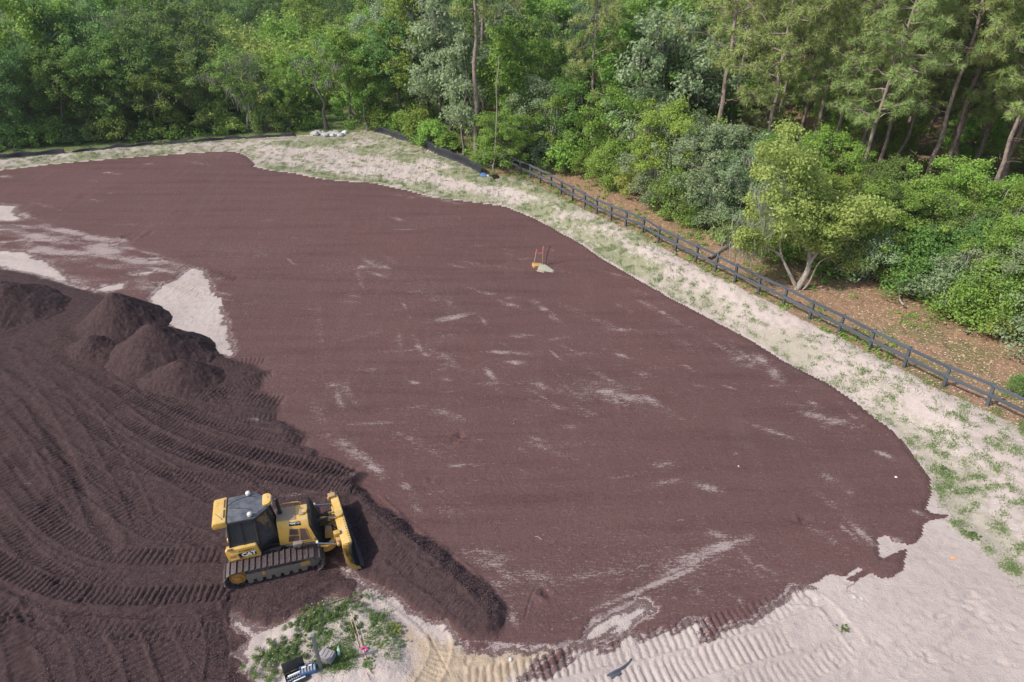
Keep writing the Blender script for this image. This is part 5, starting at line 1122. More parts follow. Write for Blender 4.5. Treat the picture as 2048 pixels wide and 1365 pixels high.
            b = MB(); b.loft([(-.70, yf - .0065, .872), (-.545, yf - .0065, .872), (-.622, yf - .0065, .93)], [(-.70, yf - .011, .872), (-.545, yf - .011, .872), (-.622, yf - .011, .93)], 0); b.build('yellow_triangle', LOGO_Y, lp, smooth=False)
            text_mesh('serial_number', 'KY208571', .088, .001, DARK_T, fd, Matrix.Translation((-.66, -(yo - .012), 1.085)) @ Matrix.Rotation(math.radians(90), 4, 'X'), 1.05, .001, 1.08)
            b = MB()
            for i in range(3): b.box(-1.13 + i * .05, -1.10 + i * .05, yf - .003, yf + .004, .93, .97, .001)
            b.build('small_decal', LOGO_R, fd)
            b = MB(); b.box(-1.12, -.90, yf - .003, yf + .004, 1.05, 1.062, .001); b.box(-1.14, -.86, yf - .003, yf + .004, .83, .836, .001); b.build('scratch', WHITE, fd)
    # rear: tank, lights, drawbar
    b = MB(); b.prism([(-1.15, .42), (-1.02, .42), (-1.02, 1.05), (-1.17, 1.0), (-1.19, .6)], -.42, .42, 'y', .015); b.build('rear_panel', Y_PAINT, D)
    for yy in (-.25, .10, .35):
        b = MB(); b.box(-1.28, -1.17, yy - .06, yy + .06, .78, .90, .015); b.build('tail_bracket', Y_PAINT, D)
    b = MB(); b.box(-1.36, -1.1, -.08, .08, .36, .44, .01); b.build('drawbar', STEEL, D)
    b = MB(); b.pipe([(-.25, -.62, .80), (.0, -.64, .84), (.25, -.60, .83), (.4, -.58, .80)], .022); b.pipe([(-.28, -.60, .86), (.0, -.55, .95), (.2, -.52, .9)], .018); b.build('hydraulic_hose', BLK, D)
    b = MB(); b.box(-.30, .25, -.64, -.46, .70, .76, .008); b.build('step', K_PAINT, D)
    # lift cylinders beside the hood
    for s in (-1, 1):
        b = MB(); b.cyl((.42, s * .70, .93), (1.30, s * .80, .86), .042, k=14); b.cyl((1.22, s * .79, .866), (1.31, s * .80, .858), .055, k=14)
        lc = b.build('lift_cylinder', K_PAINT, D)
        b = MB(); b.cyl((1.30, s * .80, .86), (1.88, s * .86 - .03, .72), .022, k=12); b.build('piston_rod', CHROME, lc)
        b = MB(); b.box(.62, .90, s * .72 - .07, s * .72 + .07, .86, .98, .02); b.build('cylinder_trunnion', TRK_SIDE, lc)
        b = MB(); b.cyl((1.27, s * .795, .90), (1.33, s * .802, .896), .045, k=12); b.build('white_band', WHITE, lc)
    b = MB(); b.cyl((1.36, -.02, .98), (1.70, .03, .94), .045, k=14); tc = b.build('tilt_cylinder', K_PAINT, D)
    b = MB(); b.cyl((1.70, .03, .94), (1.98, .08, .86), .022, k=12); b.build('piston_rod', CHROME, tc)
    # push frame
    for s in (-1, 1):
        b = MB(); P0 = [(1.15, s * .50, .36), (1.50, s * .56, .34), (1.72, s * .46, .34), (1.86, s * .22, .36), (1.92, 0, .38)]
        p_ = resample(np.array(P0), .06)
        for a, c in zip(p_[:-1], p_[1:]):
            d = Vector(c - a); M = Matrix.Translation(Vector((a + c) / 2)) @ Matrix.Rotation(math.atan2(d.y, d.x), 4, 'Z'); L = d.length * .62; b.box(-L, L, -.075, .075, -.11, .11, 0, M)
        b.build('push_arm', Y_PAINT, D)
    b = MB(); b.box(1.80, 2.02, -.16, .16, .22, .62, .02); b.loft([(1.50, -.30, .45), (1.78, -.36, .45), (1.78, .10, .45), (1.55, .02, .45)], [(1.54, -.20, .72), (1.74, -.24, .74), (1.74, .02, .74), (1.58, -.02, .72)], .02); b.build('blade_pivot', Y_DUST, D)
    b = MB(); b.pipe([(1.34, .2, .9), (1.5, .1, 1.1), (1.7, .05, 1.05), (1.95, .2, .85)], .02); b.pipe([(1.34, -.2, .8), (1.55, -.25, .95), (1.75, -.2, .85), (1.95, -.3, .7)], .018); b.build('blade_hose', BLK, D)
    # blade, yawed
    bl = thing('blade', None, None, (2.06, 0, 0), math.radians(6.5)); bl.parent = D; bl.rotation_euler = (0, 0, math.radians(6.5))
    ww = 1.30; prof = [(.33, -.03), (.20, .07), (.10, .22), (.055, .42), (.06, .60), (.10, .74), (.15, .83)]
    def ring(y, top):       # cut the curved section at height top
        pts = [p for p in prof if p[1] <= top]
        if len(pts) < len(prof):
            a, c = prof[len(pts) - 1], prof[len(pts)]; u = (top - a[1]) / (c[1] - a[1]); pts.append((a[0] + (c[0] - a[0]) * u, top))
        while len(pts) < len(prof): pts.append((pts[-1][0], pts[-1][1] + 1e-4))
        return pts
    ysl = [-1.36, -1.30, -1.22, -1.14, -1.08, -1.04, 1.10, 1.16, 1.24]; tops = [.30, .33, .42, .62, .74, .83, .83, .83, .80]
    acc = Acc(); n = len(prof)
    Vf = []
    for y, t in zip(ysl, tops): Vf.append([(x, y, z) for x, z in ring(y, t)])
    Vf = np.array(Vf); Vb = Vf.copy(); Vb[:, :, 0] -= .045; m_ = len(ysl)
    idx = lambda i, j, bk: bk * m_ * n + i * n + j
    Q = []
    for i in range(m_ - 1):
        for j in range(n - 1): Q.append((idx(i, j, 0), idx(i + 1, j, 0), idx(i + 1, j + 1, 0), idx(i, j + 1, 0))); Q.append((idx(i, j, 1), idx(i, j + 1, 1), idx(i + 1, j + 1, 1), idx(i + 1, j, 1)))
        Q.append((idx(i, n - 1, 0), idx(i + 1, n - 1, 0), idx(i + 1, n - 1, 1), idx(i, n - 1, 1))); Q.append((idx(i, 0, 0), idx(i, 0, 1), idx(i + 1, 0, 1), idx(i + 1, 0, 0)))
    for i in (0, m_ - 1):
        for j in range(n - 1): Q.append((idx(i, j, 0), idx(i, j + 1, 0), idx(i, j + 1, 1), idx(i, j, 1)))
    acc.add(np.concatenate([Vf.reshape(-1, 3), Vb.reshape(-1, 3)]), np.array(Q)); mo = link('moldboard', acc.mesh('moldboard', False), STEEL_D, bl)
    # yellow back: box beam on top, lower beam, end ribs, brackets
    b = MB(); b.prism([(-.16, .60), (-.17, .82), (.10, .86), (.125, .84), (.03, .62)], -1.04, .16, 'y', .012); b.prism([(-.13, .64), (-.13, .83), (.10, .86), (.125, .84), (.03, .62)], .20, 1.08, 'y', .012); b.build('top_beam', Y_PAINT, bl)
    b = MB(); b.prism([(-.14, .10), (-.16, .34), (.0, .40), (.04, .22), (.12, .10)], -1.20, 1.14, 'y', .015); b.build('lower_beam', Y_PAINT, bl)
    for yy in (-1.04, -.42, .18, 1.06): b = MB(); b.prism([(-.12, .12), (-.14, .80), (.0, .80), (.04, .12)], yy - .02, yy + .02, 'y', .004); b.build('rib', Y_PAINT, bl)
    for (y0, y1, t) in ((-1.36, -1.02, .36),):
        b = MB(); o = [(.285, -.05), (.24, .06), (.16, .10), (.11, .20), (.05, .24), (-.02, .36), (-.06, .62), (-.12, .70), (-.10, .30), (-.02, .12), (.12, .0), (.24, -.05)]
        b.prism([(x - .05, z) for x, z in o], -1.385, -1.33, 'y', .006); b.prism([(x - .07, z + .02) for x, z in o[3:10]], -1.33, -1.05, 'y', .01); b.build('end_bit', Y_PAINT, bl)
    b = MB(); b.prism([(.20, -.04), (.10, .12), (.03, .34), (.02, .60), (.06, .82), (-.10, .82), (-.12, .3), (.02, -.02)], 1.10, 1.20, 'y', .01); b.build('end_bit', Y_PAINT, bl)
    b = MB(); b.box(-.19, .03, .96, 1.14, .82, .94, .015); b.box(-.22, -.12, 1.0, 1.10, .70, .84, .01); b.cyl((-.10, 1.10, .90), (-.04, 1.22, .92), .02, k=8); b.build('corner_bracket', Y_DUST, bl)
    b = MB(); b.box(-.32, -.15, .20, .30, .62, .86, .012); b.box(-.32, -.15, .34, .42, .62, .86, .012); b.build('cylinder_lug', Y_PAINT, bl)
    b = MB(); b.cyl((-.02, .18, .80), (-.02, .18, .93), .13, k=24, bev=.015); b.build('lift_eye', Y_PAINT, bl)
    b = MB(); b.box(-.33, -.13, -.62, -.46, .62, .90, .02); b.build('lift_lug', Y_PAINT, bl)
    b = MB(); b.box(-.30, -.12, -.80, -.66, .60, .80, .02); b.cyl((-.26, -.92, .72), (-.26, -.62, .72), .045, k=12); b.build('pin_joint', Y_DUST, bl)
    b = MB(); b.prism([(.34, -.04), (.345, -.03), (.22, .10), (.205, .085)], -1.36, 1.20, 'y', 0); b.build('cutting_edge', STEEL, bl)
    b = MB()
    for i in range(12): b.cyl((.02 + .05, -1.0 + i * .1, .86), (.02 + .05, -1.0 + i * .1, .872), .016, k=6)
    b.build('bolt_row', STEEL, bl)
    return D
dusty_orange = dusty('orange_hub', (.52, .25, .05), (.42, .26, .13), .6, .6)
DZ = .10
DOZER = bulldozer()

# ------------------------------------------------------------------ fences
FENCE_M = dusty('blue_grey_boards', (.075, .088, .108), (.14, .145, .16), .6, .75, bumpy=.4)
def board_fence():
    posts = [(1025, 340), (1042, 350), (1061, 357), (1080, 367), (1102, 377), (1122, 391), (1144, 402), (1169, 416), (1193, 428), (1222, 441), (1251, 453), (1285, 466), (1316, 486), (1350, 504), (1391, 524), (1430, 544), (1470, 564),
             (1517, 588), (1566, 611), (1618, 639), (1676, 667), (1738, 699), (1808, 735), (1887, 773), (1974, 812), (2072, 858), (2180, 908)]
    pw = [WG(*p) for p in posts]; hgt = 1.0
    root = thing('board_fence', 'long dark blue-grey two-rail board fence along the top of the sandy bank', 'fence', tuple(pw[12]))
    o = Vector(pw[12]); r = random.Random(3); tops = []
    for i, p in enumerate(pw):
        d = (pw[min(i + 1, len(pw) - 1)] - pw[max(i - 1, 0)]); a = math.atan2(d.y, d.x); ln = r.gauss(0, .045)
        b = MB(); M = Matrix.Rotation(ln, 4, 'Y') @ Matrix.Rotation(r.gauss(0, .02), 4, 'X'); b.box(-.055, .055, -.055, .055, -.35, hgt, .006, M); b.build('post', FENCE_M, root, loc=tuple(p - o), rot=(0, 0, a)); tops.append((p - o) + Vector((ln * hgt * math.cos(a), ln * hgt * math.sin(a), 0)))
    def rail(i, z0, z1, off, flat=False):
        a, c = tops[i], tops[i + 1]; d = (c - a); L = d.length; n = Vector((d.y, -d.x, 0)).normalized(); ang = math.atan2(d.y, d.x); pit = math.atan2(d.z, math.hypot(d.x, d.y))
        b = MB(); j0, j1 = r.gauss(0, .018), r.gauss(0, .02)
        M = Matrix.Rotation(-pit + (j1 - j0) / L, 4, 'Y')
        b.box(-L / 2 - .02, L / 2 - .004, -.017, .017, z0, z1, .003, M)
        b.build('rail', FENCE_M, root, loc=tuple((a + c) / 2 + n * off + Vector((0, 0, j0))), rot=(0, 0, ang))
    for i in range(len(pw) - 1):
        rail(i, hgt - .12, hgt + .01, .075); rail(i, hgt * .50 - .07, hgt * .50 + .07, .075)
        if 0:
            a, c = tops[i], tops[i + 1]; d = c - a; L = d.length; b = MB(); b.box(-L / 2, L / 2 - .004, -.06, .075, hgt + .004, hgt + .032, .003, Matrix.Rotation(-math.atan2(d.z, math.hypot(d.x, d.y)), 4, 'Y'))
            b.build('cap_rail', FENCE_M, root, loc=tuple((a + c) / 2), rot=(0, 0, math.atan2(d.y, d.x)))
board_fence()

def silt_fence(px, label, h=.55, sag=.1, seed=1, lean=.12):
    pw = [np.array(WG(*p)) for p in px]; pl = resample(np.array([p[:2] for p in pw]), .18); o = pl[len(pl) // 2]; oz = gz(o[0], o[1]); r = np.random.default_rng(seed)
    root = thing('silt_fence', label, 'silt fence', (o[0], o[1], oz)); n = len(pl); V = []
    d = np.gradient(pl, axis=0); d /= np.linalg.norm(d, axis=1)[:, None]; nr = np.stack([d[:, 1], -d[:, 0]], 1); s = np.arange(n) * .18
    hh = h * (1 - sag * (.5 + .5 * np.cos(s * 2.9)) - .25 * sag * np.sin(s * 1.1) + .12 * sag * r.normal(size=n)); wob = .06 * np.sin(s * 3.1) + .05 * np.sin(s * 1.3 + 1)
    gzs = np.array([gz(a, b) for a, b in pl]) - oz
    for k, (off, zf) in enumerate(((.10, -.03), (.03, .0), (.0, .35), (-.02, .75), (-lean * .5, 1.))):
        V.append(np.stack([pl[:, 0] - o[0] + nr[:, 0] * (off + wob * (.3 + zf)), pl[:, 1] - o[1] + nr[:, 1] * (off + wob * (.3 + zf)), gzs + hh * zf], 1))
    V = np.array(V); idx = np.arange(5 * n).reshape(5, n); q = np.stack([idx[:-1, :-1], idx[:-1, 1:], idx[1:, 1:], idx[1:, :-1]], -1).reshape(-1, 4)
    me = mesh_np('fabric', V.reshape(-1, 3), quads=q, smooth=True); f = link('fabric', me, SILT, root); md = f.modifiers.new('t', 'SOLIDIFY'); md.thickness = .008
    for i in range(4, n - 2, 11):
        b = MB(); b.box(-.02, .02, -.02, .02, -.2, float(hh[i]) + .10, .003); b.build('stake', BK_PALE, root, loc=(pl[i, 0] - o[0] - nr[i, 0] * .07, pl[i, 1] - o[1] - nr[i, 1] * .07, float(gzs[i])), rot=(r.normal() * .06, r.normal() * .06, 0))
SILT = dusty('black_woven_fabric', (.018, .020, .026), (.045, .045, .052), .5, .7, bumpy=.5)
silt_fence([(748, 264), (775, 270), (800, 280), (830, 285), (846, 292)], 'short black silt fence behind green bushes, upper piece of the curved line', .55, .35, 2)
silt_fence([(847, 294), (880, 311), (905, 320), (940, 334), (962, 350)], 'long smooth black silt fence curving down towards the board fence', .62, .1, 3)
silt_fence([(-120, 330), (0, 318), (60, 313), (130, 307)], 'black silt fence at the left edge of the photo under dark shrubs', .42, .25, 4)
silt_fence([(145, 305), (220, 298), (290, 291), (400, 284), (480, 278), (592, 273)], 'long low sagging black silt fence below the left oaks', .26, .5, 5)

# ------------------------------------------------------------------ small things
WOOD_L = dusty('raw_lath', (.50, .38, .25), (.55, .45, .34), .5, .8); PINK = plain('pink_tape', (.80, .20, .26), .6); PINK_P = plain('pink_paint', (.72, .30, .28), .8)
def stake(px, py, h, label, mat, tilt, flag=None, w=.025, cat='stake', name='survey_stake'):
    p = WG(px, py); root = thing(name, label, cat, tuple(p)); root.rotation_euler = (tilt[0], tilt[1], .4)
    b = MB(); b.box(-w, w, -.012, .012, -.15, h, .002); b.build('shaft', mat, root)
    if flag:
        b = MB(); b.box(-w - .004, w + .004, -.016, .016, h - flag, h + .003, .002); b.build('painted_tip', PINK_P, root)
        b = MB(); b.pipe([(0, .02, h - .05), (.08, .04, h - .12), (.13, .05, h - .26)], .014, 5); b.build('flagging_tape', PINK, root)
    return p
a = stake(1067, 533, 1.0, 'thin pale lath leaning right with pink tape at its top, in the open mulch field', WOOD_L, (0, .18), .22, .02)
c = stake(1085, 531, 1.15, 'upright lath with a pink painted top, right one of the taped pair in the mulch', WOOD_L, (0, .03), .45, .03)
b = MB(); b.pipe([(a.x + .17, a.y, a.z + .92), (a.x + .3, a.y, a.z + .80), (a.x + .45, a.y, a.z + .82), (c.x + .02, c.y, c.z + .84)], .012, 5); tag(b.build('barrier_tape', PINK), 'pink tape strung between the two laths in the mulch field', 'tape')
p = WG(1091, 531); b = MB(); b.pipe([(p.x, p.y, p.z - .1), (p.x + .05, p.y, p.z + .4), (p.x + .12, p.y, p.z + .8), (p.x + .25, p.y, p.z + 1.2)], .016, 6); tag(b.build('steel_rod', STEEL_D), 'thin dark bent rod right of the two pink-topped laths', 'rod')
p = WG(1075, 533); b = MB(); b.box(-.28, .26, -.2, .2, -.05, .12, .02, Matrix.Rotation(.12, 4, 'Y')); b.box(-.2, .1, -.22, -.1, .10, .15, .01); tag(b.build('drain_cover', dusty('orange_board', (.62, .36, .13), (.50, .38, .16), .6, .7), loc=tuple(p), rot=(0, 0, .2)), 'orange-yellow board box lying at the foot of the pink-topped laths', 'board')
p = WG(1087, 539); b = MB(); b.loft([(-.35, -.12, 0), (.5, -.42, 0), (.62, -.3, 0), (.1, .35, 0), (-.25, .3, 0)], [(-.32, -.1, .12), (.46, -.38, .07), (.58, -.28, .07), (.1, .32, .15), (-.22, .26, .16)], .02); tag(b.build('concrete_slab', dusty('weedy_concrete', (.36, .37, .29), (.42, .40, .34), .7, .9, bumpy=.6), loc=tuple(p)), 'pale weedy concrete slab beside the orange board in the mulch field', 'slab')
p = WG(1081, 544); b = MB(); b.box(-.22, .22, -.035, .035, .0, .04, .005); tag(b.build('wood_offcut', WOOD_L, loc=tuple(p), rot=(0, 0, -.45)), 'short pale wood offcut in front of the concrete slab', 'wood')

# bottom plot: tall grey post, block, bottle, tool boxes, pink strings
p = WG(642, 1337); b = MB(); b.box(-.045, .045, -.045, .045, -.2, 1.42, .004); tag(b.build('post', dusty('grey_post_wood', (.17, .18, .185), (.24, .23, .22), .5, .8), loc=tuple(p), rot=(.0, .0, .35)), 'tall square grey post casting a long thin shadow beside the tool boxes', 'post')
p = WG(656, 1318); b = MB(); b.box(-.19, .19, -.14, .14, -.02, .26, .03); CB = dusty('weathered_bag', (.26, .245, .26), (.42, .38, .37), .7, .9, bumpy=.8)
for i in range(3): b.box(-.15 + i * .11, -.08 + i * .11, -.11, .09, .255, .275, .006)
tag(b.build('concrete_block', CB, loc=tuple(p), rot=(.05, 0, -.35)), 'lumpy grey concrete block right of the tall grey post', 'block')
p = WG(678, 1306); root = thing('bottle', 'pale green plastic bottle lying right of the concrete block', 'bottle', tuple(p + Vector((0, 0, .045))), 1.9)
b = MB(); b.cyl((-.13, 0, 0), (.08, 0, 0), .045, k=14, bev=.01); b.cyl((.08, 0, 0), (.13, 0, 0), .044, .018, k=14); b.build('bottle_body', plain('pale_green_plastic', (.45, .66, .52), .3), root)
b = MB(); b.cyl((.13, 0, 0), (.155, 0, 0), .02, k=12); b.build('cap', LOGO_W, root)
BLUE = dusty('blue_plastic', (.05, .14, .34), (.2, .22, .3), .4, .5); GREYT = dusty('tool_grey', (.33, .36, .42), (.35, .33, .32), .4, .4, .3)
p = WG(617, 1344); root = thing('tool_box', 'blue open tool box with grey tools, next to the tall grey post', 'tool box', tuple(p), .35)
b = MB(); b.box(-.19, .19, -.11, .11, .0, .02, .004); [b.box(x0, x1, y0, y1, 0, .15, .006) for x0, x1, y0, y1 in ((-.20, .20, -.12, -.10), (-.20, .20, .10, .12), (-.20, -.18, -.10, .10), (.18, .20, -.10, .10))]; b.build('box_body', BLUE, root)
b = MB(); [b.box(-.16 + i * .075, -.11 + i * .075, -.08, .085, .06, .13 + .01 * (i % 2), .006) for i in range(5)]; b.build('tools', GREYT, root)
b = MB(); b.box(-.15, -.03, .05, .09, .13, .155, .005); b.box(.03, .12, .06, .09, .13, .155, .005); b.build('label_strip', LOGO_W, root)
p = WG(594, 1357); root = thing('tool_case', 'large black open tool case full of grey sockets, at the bottom edge of the photo', 'tool case', tuple(p), .50)
b = MB(); b.box(-.26, .26, -.17, .17, 0, .03, .005); [b.box(x0, x1, y0, y1, 0, .12, .006) for x0, x1, y0, y1 in ((-.27, .27, -.18, -.16), (-.27, .27, .16, .18), (-.27, -.25, -.16, .16), (.25, .27, -.16, .16))]; b.build('box_body', K_PAINT, root)
b = MB(); b.box(-.27, .27, .0, .02, 0, .30, .005, Matrix.Translation((0, .18, .12)) @ Matrix.Rotation(-.35, 4, 'X')); b.build('lid', K_PAINT, root)
b = MB(); rr_ = random.Random(4)
for i in range(9):
    for j in range(3): b.cyl((-.22 + i * .052, -.12 + j * .085, .03), (-.22 + i * .052, -.12 + j * .085, .09 + .02 * rr_.random()), .02, k=8)
b.build('sockets', GREYT, root)
b = MB(); b.box(-.2, .18, .06, .10, .09, .12, .004); b.box(-.1, .2, -.14, -.11, .10, .12, .004); b.build('label_strip', LOGO_W, root)
LATH = dusty('pinkish_lath', (.52, .34, .28), (.55, .42, .33), .5, .8)
def lath(p0, p1, label, z0=.05, z1=.05, r=.013, mat=None):
    a, c = WG(*p0), WG(*p1); a.z += z0; c.z += z1; b = MB(); b.cyl((0, 0, 0), c - a, r, k=6); tag(b.build('lath', mat or LATH, loc=tuple(a)), label, 'lath')
lath((704, 1232), (743, 1350), 'longer pink lath of the pair lying slanting across the grassy plot', .10, .06)
lath((702, 1243), (738, 1362), 'thinner left pink lath of the slanting pair on the grassy plot', .08, .05, .009)
lath((640, 1214), (685, 1200), 'dead reddish stick at the top edge of the grassy plot', .04, .05, .014, BK_PALE)
lath((560, 1286), (590, 1277), 'short thin pink stick left of the tall grey post', .04, .04, .008)
p = WG(728, 1300); b = MB(); b.pipe([(-.08, 0, .02), (0, .03, .09), (.09, -.01, .05), (.05, -.06, .02)], .022, 6); tag(b.build('flagging_tape', plain('magenta_tape', (.62, .05, .26), .5), loc=tuple(p)), 'bright magenta tape knot on the slanting laths', 'tape')
p = WG(1236, 1345); b = MB(); b.pipe([(-.30, -.12, .01), (-.1, -.02, .05), (.1, .08, .04), (.34, .26, .03), (.40, .36, .02)], .035, 7); b.box(-.26, .05, -.10, .06, .0, .05, .015, Matrix.Rotation(.45, 4, 'Z')); tag(b.build('cloth_scrap', plain('dark_blue_cloth', (.075, .085, .11), .9), loc=tuple(p)), 'crumpled dark blue cloth scrap on the pale sand at the bottom', 'cloth')
p = WG(990, 357); acc = Acc(); leaves(acc, np.random.default_rng(3), np.array([(0, 0, .12), (.15, .05, .1), (-.1, .05, .15)]), np.array([.2, .15, .15]), 60, .07); tag(link('brush_heap', acc.mesh('brush_heap'), plain('charred_leaves', (.05, .035, .035), .9), loc=tuple(p)), 'small dark heap of dead brush right of the silt fence end', 'debris')
p = WG(967, 352); b = MB(); b.loft([(-.3, -.1, 0), (.25, -.25, 0), (.35, 0, 0), (-.1, .25, 0)], [(-.2, -.05, .2), (.15, -.15, .1), (.2, 0, .16), (-.05, .15, .22)], .03); tag(b.build('tarp_scrap', BLUE, loc=tuple(p)), 'blue tarp scrap at the lower end of the long silt fence', 'tarp')
p = WG(976, 353); b = MB(); b.loft([(-.15, -.1, 0), (.12, -.08, 0), (.1, .12, 0), (-.1, .1, 0)], [(-.08, -.05, .12), (.07, -.05, .09), (.06, .07, .12), (-.06, .06, .14)], .02); tag(b.build('paper_bag', LOGO_W, loc=tuple(p)), 'small white bag between the blue scrap and the dark brush heap', 'bag')
# rubble
RUB = dusty('pale_rubble', (.42, .41, .42), (.50, .47, .45), .5, .9, bumpy=.6); rr_ = random.Random(9)
def rock(px, py, s, label, mat=None, group=None, name='rock', cat='rock'):
    p = WG(px, py); bm = bmesh.new(); bmesh.ops.create_icosphere(bm, subdivisions=2, radius=s)
    for v in bm.verts: v.co = Vector((v.co.x * rr_.uniform(.9, 1.4), v.co.y * rr_.uniform(.7, 1.1), v.co.z * rr_.uniform(.5, .8)))
    me = bpy.data.meshes.new(name); bm.to_mesh(me); bm.free(); o = link(name, me, mat or RUB, loc=(p.x, p.y, p.z + s * .25), rot=(0, 0, rr_.random() * 6)); tag(o, label, cat, group)
for i in range(26): rock(625 + 60 * rr_.random() + (0), 266 + 7 * rr_.random(), .14 + .16 * rr_.random(), 'chunk of pale rubble in the heap at the foot of the moss-hung oak', group='rubble chunks in the heap')
rock(690, 267, .28, 'white rubble chunk at the right end of the heap', LOGO_W); rock(631, 270, .34, 'pale rubble lump at the left end of the heap')
for i, (x, y, s, l) in enumerate([(1709, 1195, .06, 'left stone of a pale pair on the sand at lower right'), (1723, 1198, .065, 'right stone of a pale pair on the sand at lower right'), (1477, 933, .03, 'small white stone alone in the mulch field, right of its middle'), (1792, 955, .045, 'white stone near the right rim of the mulch field'), (1021, 1320, .06, 'pale stone on the tan clay at the bottom')]): rock(x, y, s, l, WHITE if i > 1 else None)
p = WG(1906, 1117); b = MB(); b.prism([(.07 * math.cos(k * .52) * (1 + .25 * math.sin(k * 2.3)), .07 * math.sin(k * .52) * (1 + .3 * math.cos(k * 1.7))) for k in range(12)], .0, .006, 'z', 0); tag(b.build('paint_mark', plain('orange_marking_paint', (.78, .36, .16), .9), loc=tuple(p + Vector((0, 0, .012)))), 'small orange marking paint spot on the pale sand at right', 'paint mark')
# fallen log and branches
def log_(p0, p1, r0, r1, name, label, cat, mat, z=.0, bow=.0):
    a, c = WG(*p0), WG(*p1); acc = Acc(); d = np.array(c - a); t = np.linspace(0, 1, 8)[:, None]; pts_ = d * t + np.array([0, 0, 1.]) * (r0 + z) + np.array([-d[1], d[0], 0]) * np.sin(t * 5) * bow; tube(acc, pts_, np.linspace(r0, r1, 8), 9)
    me = acc.mesh(name, True); tag(link(name, me, mat, loc=tuple(a)), label, cat)
log_((1418, 520), (1462, 490), .09, .13, 'fallen_log', 'thick fallen log with a broken brown end behind the board fence', 'log', BK_PINE)
log_((1760, 575), (1782, 520), .12, .10, 'tree_snag', 'reddish broken trunk leaning in the shade under the right brush', 'snag', BK_PINE, 1.0)
log_((1930, 672), (1952, 650), .05, .03, 'dead_branch', 'pale dead branch propped at the brush foot near the right edge', 'branch', BK_PALE, .1)
log_((1805, 620), (1790, 590), .05, .03, 'dead_branch', 'thin pale dead branch standing in weeds below the right brush', 'branch', BK_PALE, .2, .05)
for i, (p0, p1, l) in enumerate([((1755, 652), (1768, 672), 'left one of two grey sticks on the bank below the fence'), ((1766, 655), (1778, 668), 'right one of two grey sticks on the bank below the fence'), ((1275, 1138), (1300, 1130), 'forked pale twig lying on the mulch field near the bottom'), ((1355, 1043), (1368, 1040), 'tiny curved pale twig on the lower right mulch field'), ((1070, 1074), (1085, 1079), 'pale twig on the mulch right of the fresh ridge'), ((1693, 1185), (1706, 1163), 'thin reddish twig at the ragged mulch edge, lower right')]):
    log_(p0, p1, .014, .008, 'twig', l, 'twig', BK_PALE, .0, .1)
# thin leaning pole left of the fence end: a dead sapling
def pole():
    x, y = at(989, 348); acc = Acc(); tube(acc, bend(np.random.default_rng(2), (0, 0, -.2), (.35, .1, 7.8), 12, .02), np.linspace(.06, .025, 12), 7); me = acc.mesh('dead_sapling', True)
    tag(link('dead_sapling', me, BK_PALE, loc=(x, y, gz(x, y))), 'thin pale leafless sapling pole leaning left of the board fence end', 'dead sapling')
pole()
# leafy weeds of the plot
def weed(px, py, s, label, dens=110, mat=None, h=1., n=26):
    x, y = at(px, py); r = np.random.default_rng(int(px)); C = r.normal(size=(n, 3)) * np.array([.33, .30, .0]) * s; C[:, 2] = (.02 + .09 * r.random(n)) * s * h; acc = Acc(); leaves(acc, r, C, np.full(n, .10 * s), int(dens * .8), .016, .6)
    cr_ = link('weed_clump', acc.mesh('weed_clump'), mat or L_WEED, loc=(x, y, gz(x, y))); tag(cr_, label, 'weed')
    return cr_
weed(555, 1318, 1.0, 'largest leafy green weed clump, left on the sandy plot', 190, n=70, h=1.6); weed(590, 1296, .45, 'small weed clump right above the largest one on the plot')
weed(620, 1240, .8, 'weed clump with white flowers along the top left of the plot', 160); weed(600, 1252, .6, 'weed clump at the mulch corner left of the flowering clump'); weed(645, 1228, .6, 'weed clump right of the flowering clump on the plot')
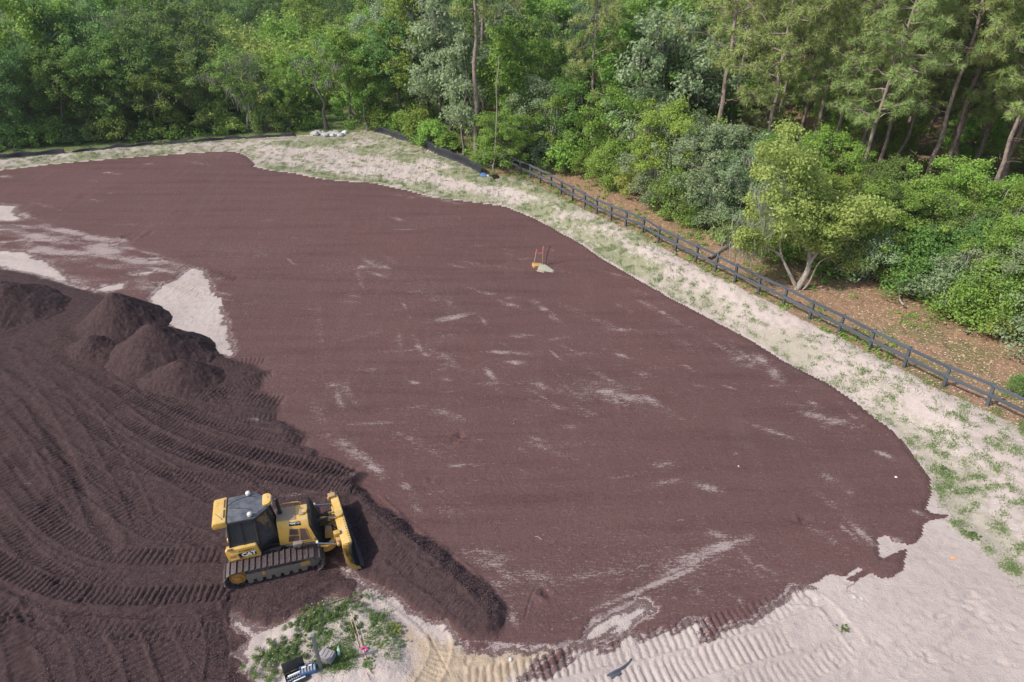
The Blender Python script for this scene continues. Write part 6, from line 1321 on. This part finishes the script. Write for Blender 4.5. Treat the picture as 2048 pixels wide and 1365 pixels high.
weed(716, 1217, .8, 'weed clump at the top middle of the plot'); weed(705, 1262, .5, 'weed clump beside the slanting laths', 90); weed(745, 1245, .5, 'sparse weed clump at the upper right of the plot', 80); weed(788, 1260, .38, 'bright fresh green seedling clump at the right rim of the plot', 150, L_BRIGHT, 2.2); weed(637, 1268, .45, 'weed clump just above the top of the tall grey post', 90)
weed(1888, 937, .4, 'dense green weed clump on the sand right of the mulch rim', 120); weed(1690, 1258, .22, 'lone tiny weed tuft between track prints on the lower right sand', 60)
weed(1945, 1070, .4, 'green weed clump on the right sand above the orange paint spot', 100); weed(660, 1300, .3, 'small weed tuft between block and bottle', 50); weed(760, 1290, .4, 'thin yellowish weed tuft right of the laths', 50, L_GRASS); weed(735, 1325, .35, 'yellowish weed tuft at the lower end of the laths', 60, L_GRASS); weed(800, 1290, .3, 'small grey-green tuft at the lower right of the plot', 50, L_GREY)
# white flowers
acc = Acc(); r = np.random.default_rng(6); C = []
for px, py, n_, s_ in ((620, 1236, 7, .25), (555, 1312, 12, .26), (595, 1250, 4, .2)):
    x, y = at(px, py); C += [(x + r.normal() * s_, y + r.normal() * s_, gz(x, y) + .14 + .05 * r.random()) for _ in range(n_)]
leaves(acc, r, np.array(C), np.full(len(C), .008), 4, .011, 1, 2.); tag(link('flowers', acc.mesh('flowers'), plain('white_petals', (.8, .8, .76), .8)), 'tiny white flowers scattered over the weed clumps of the plot', 'flowers', kind='stuff')

# ------------------------------------------------------------------ the hazy air over the wood
HZ = bpy.data.materials.new('thin_haze'); HZ.use_nodes = True; hn = HZ.node_tree; hn.nodes.clear()
ho = hn.nodes.new('ShaderNodeOutputMaterial'); hv = hn.nodes.new('ShaderNodeVolumePrincipled'); hv.inputs['Color'].default_value = (.93, .96, 1, 1); hv.inputs['Density'].default_value = .0003; hv.inputs['Anisotropy'].default_value = .3
hn.links.new(hv.outputs[0], ho.inputs['Volume'])
b = MB(); b.box(-300, 300, -60, 330, -1.5, 32, 0); tag(b.build('haze', HZ, smooth=False), 'thin pale haze in the air over the whole site', 'haze', kind='stuff')
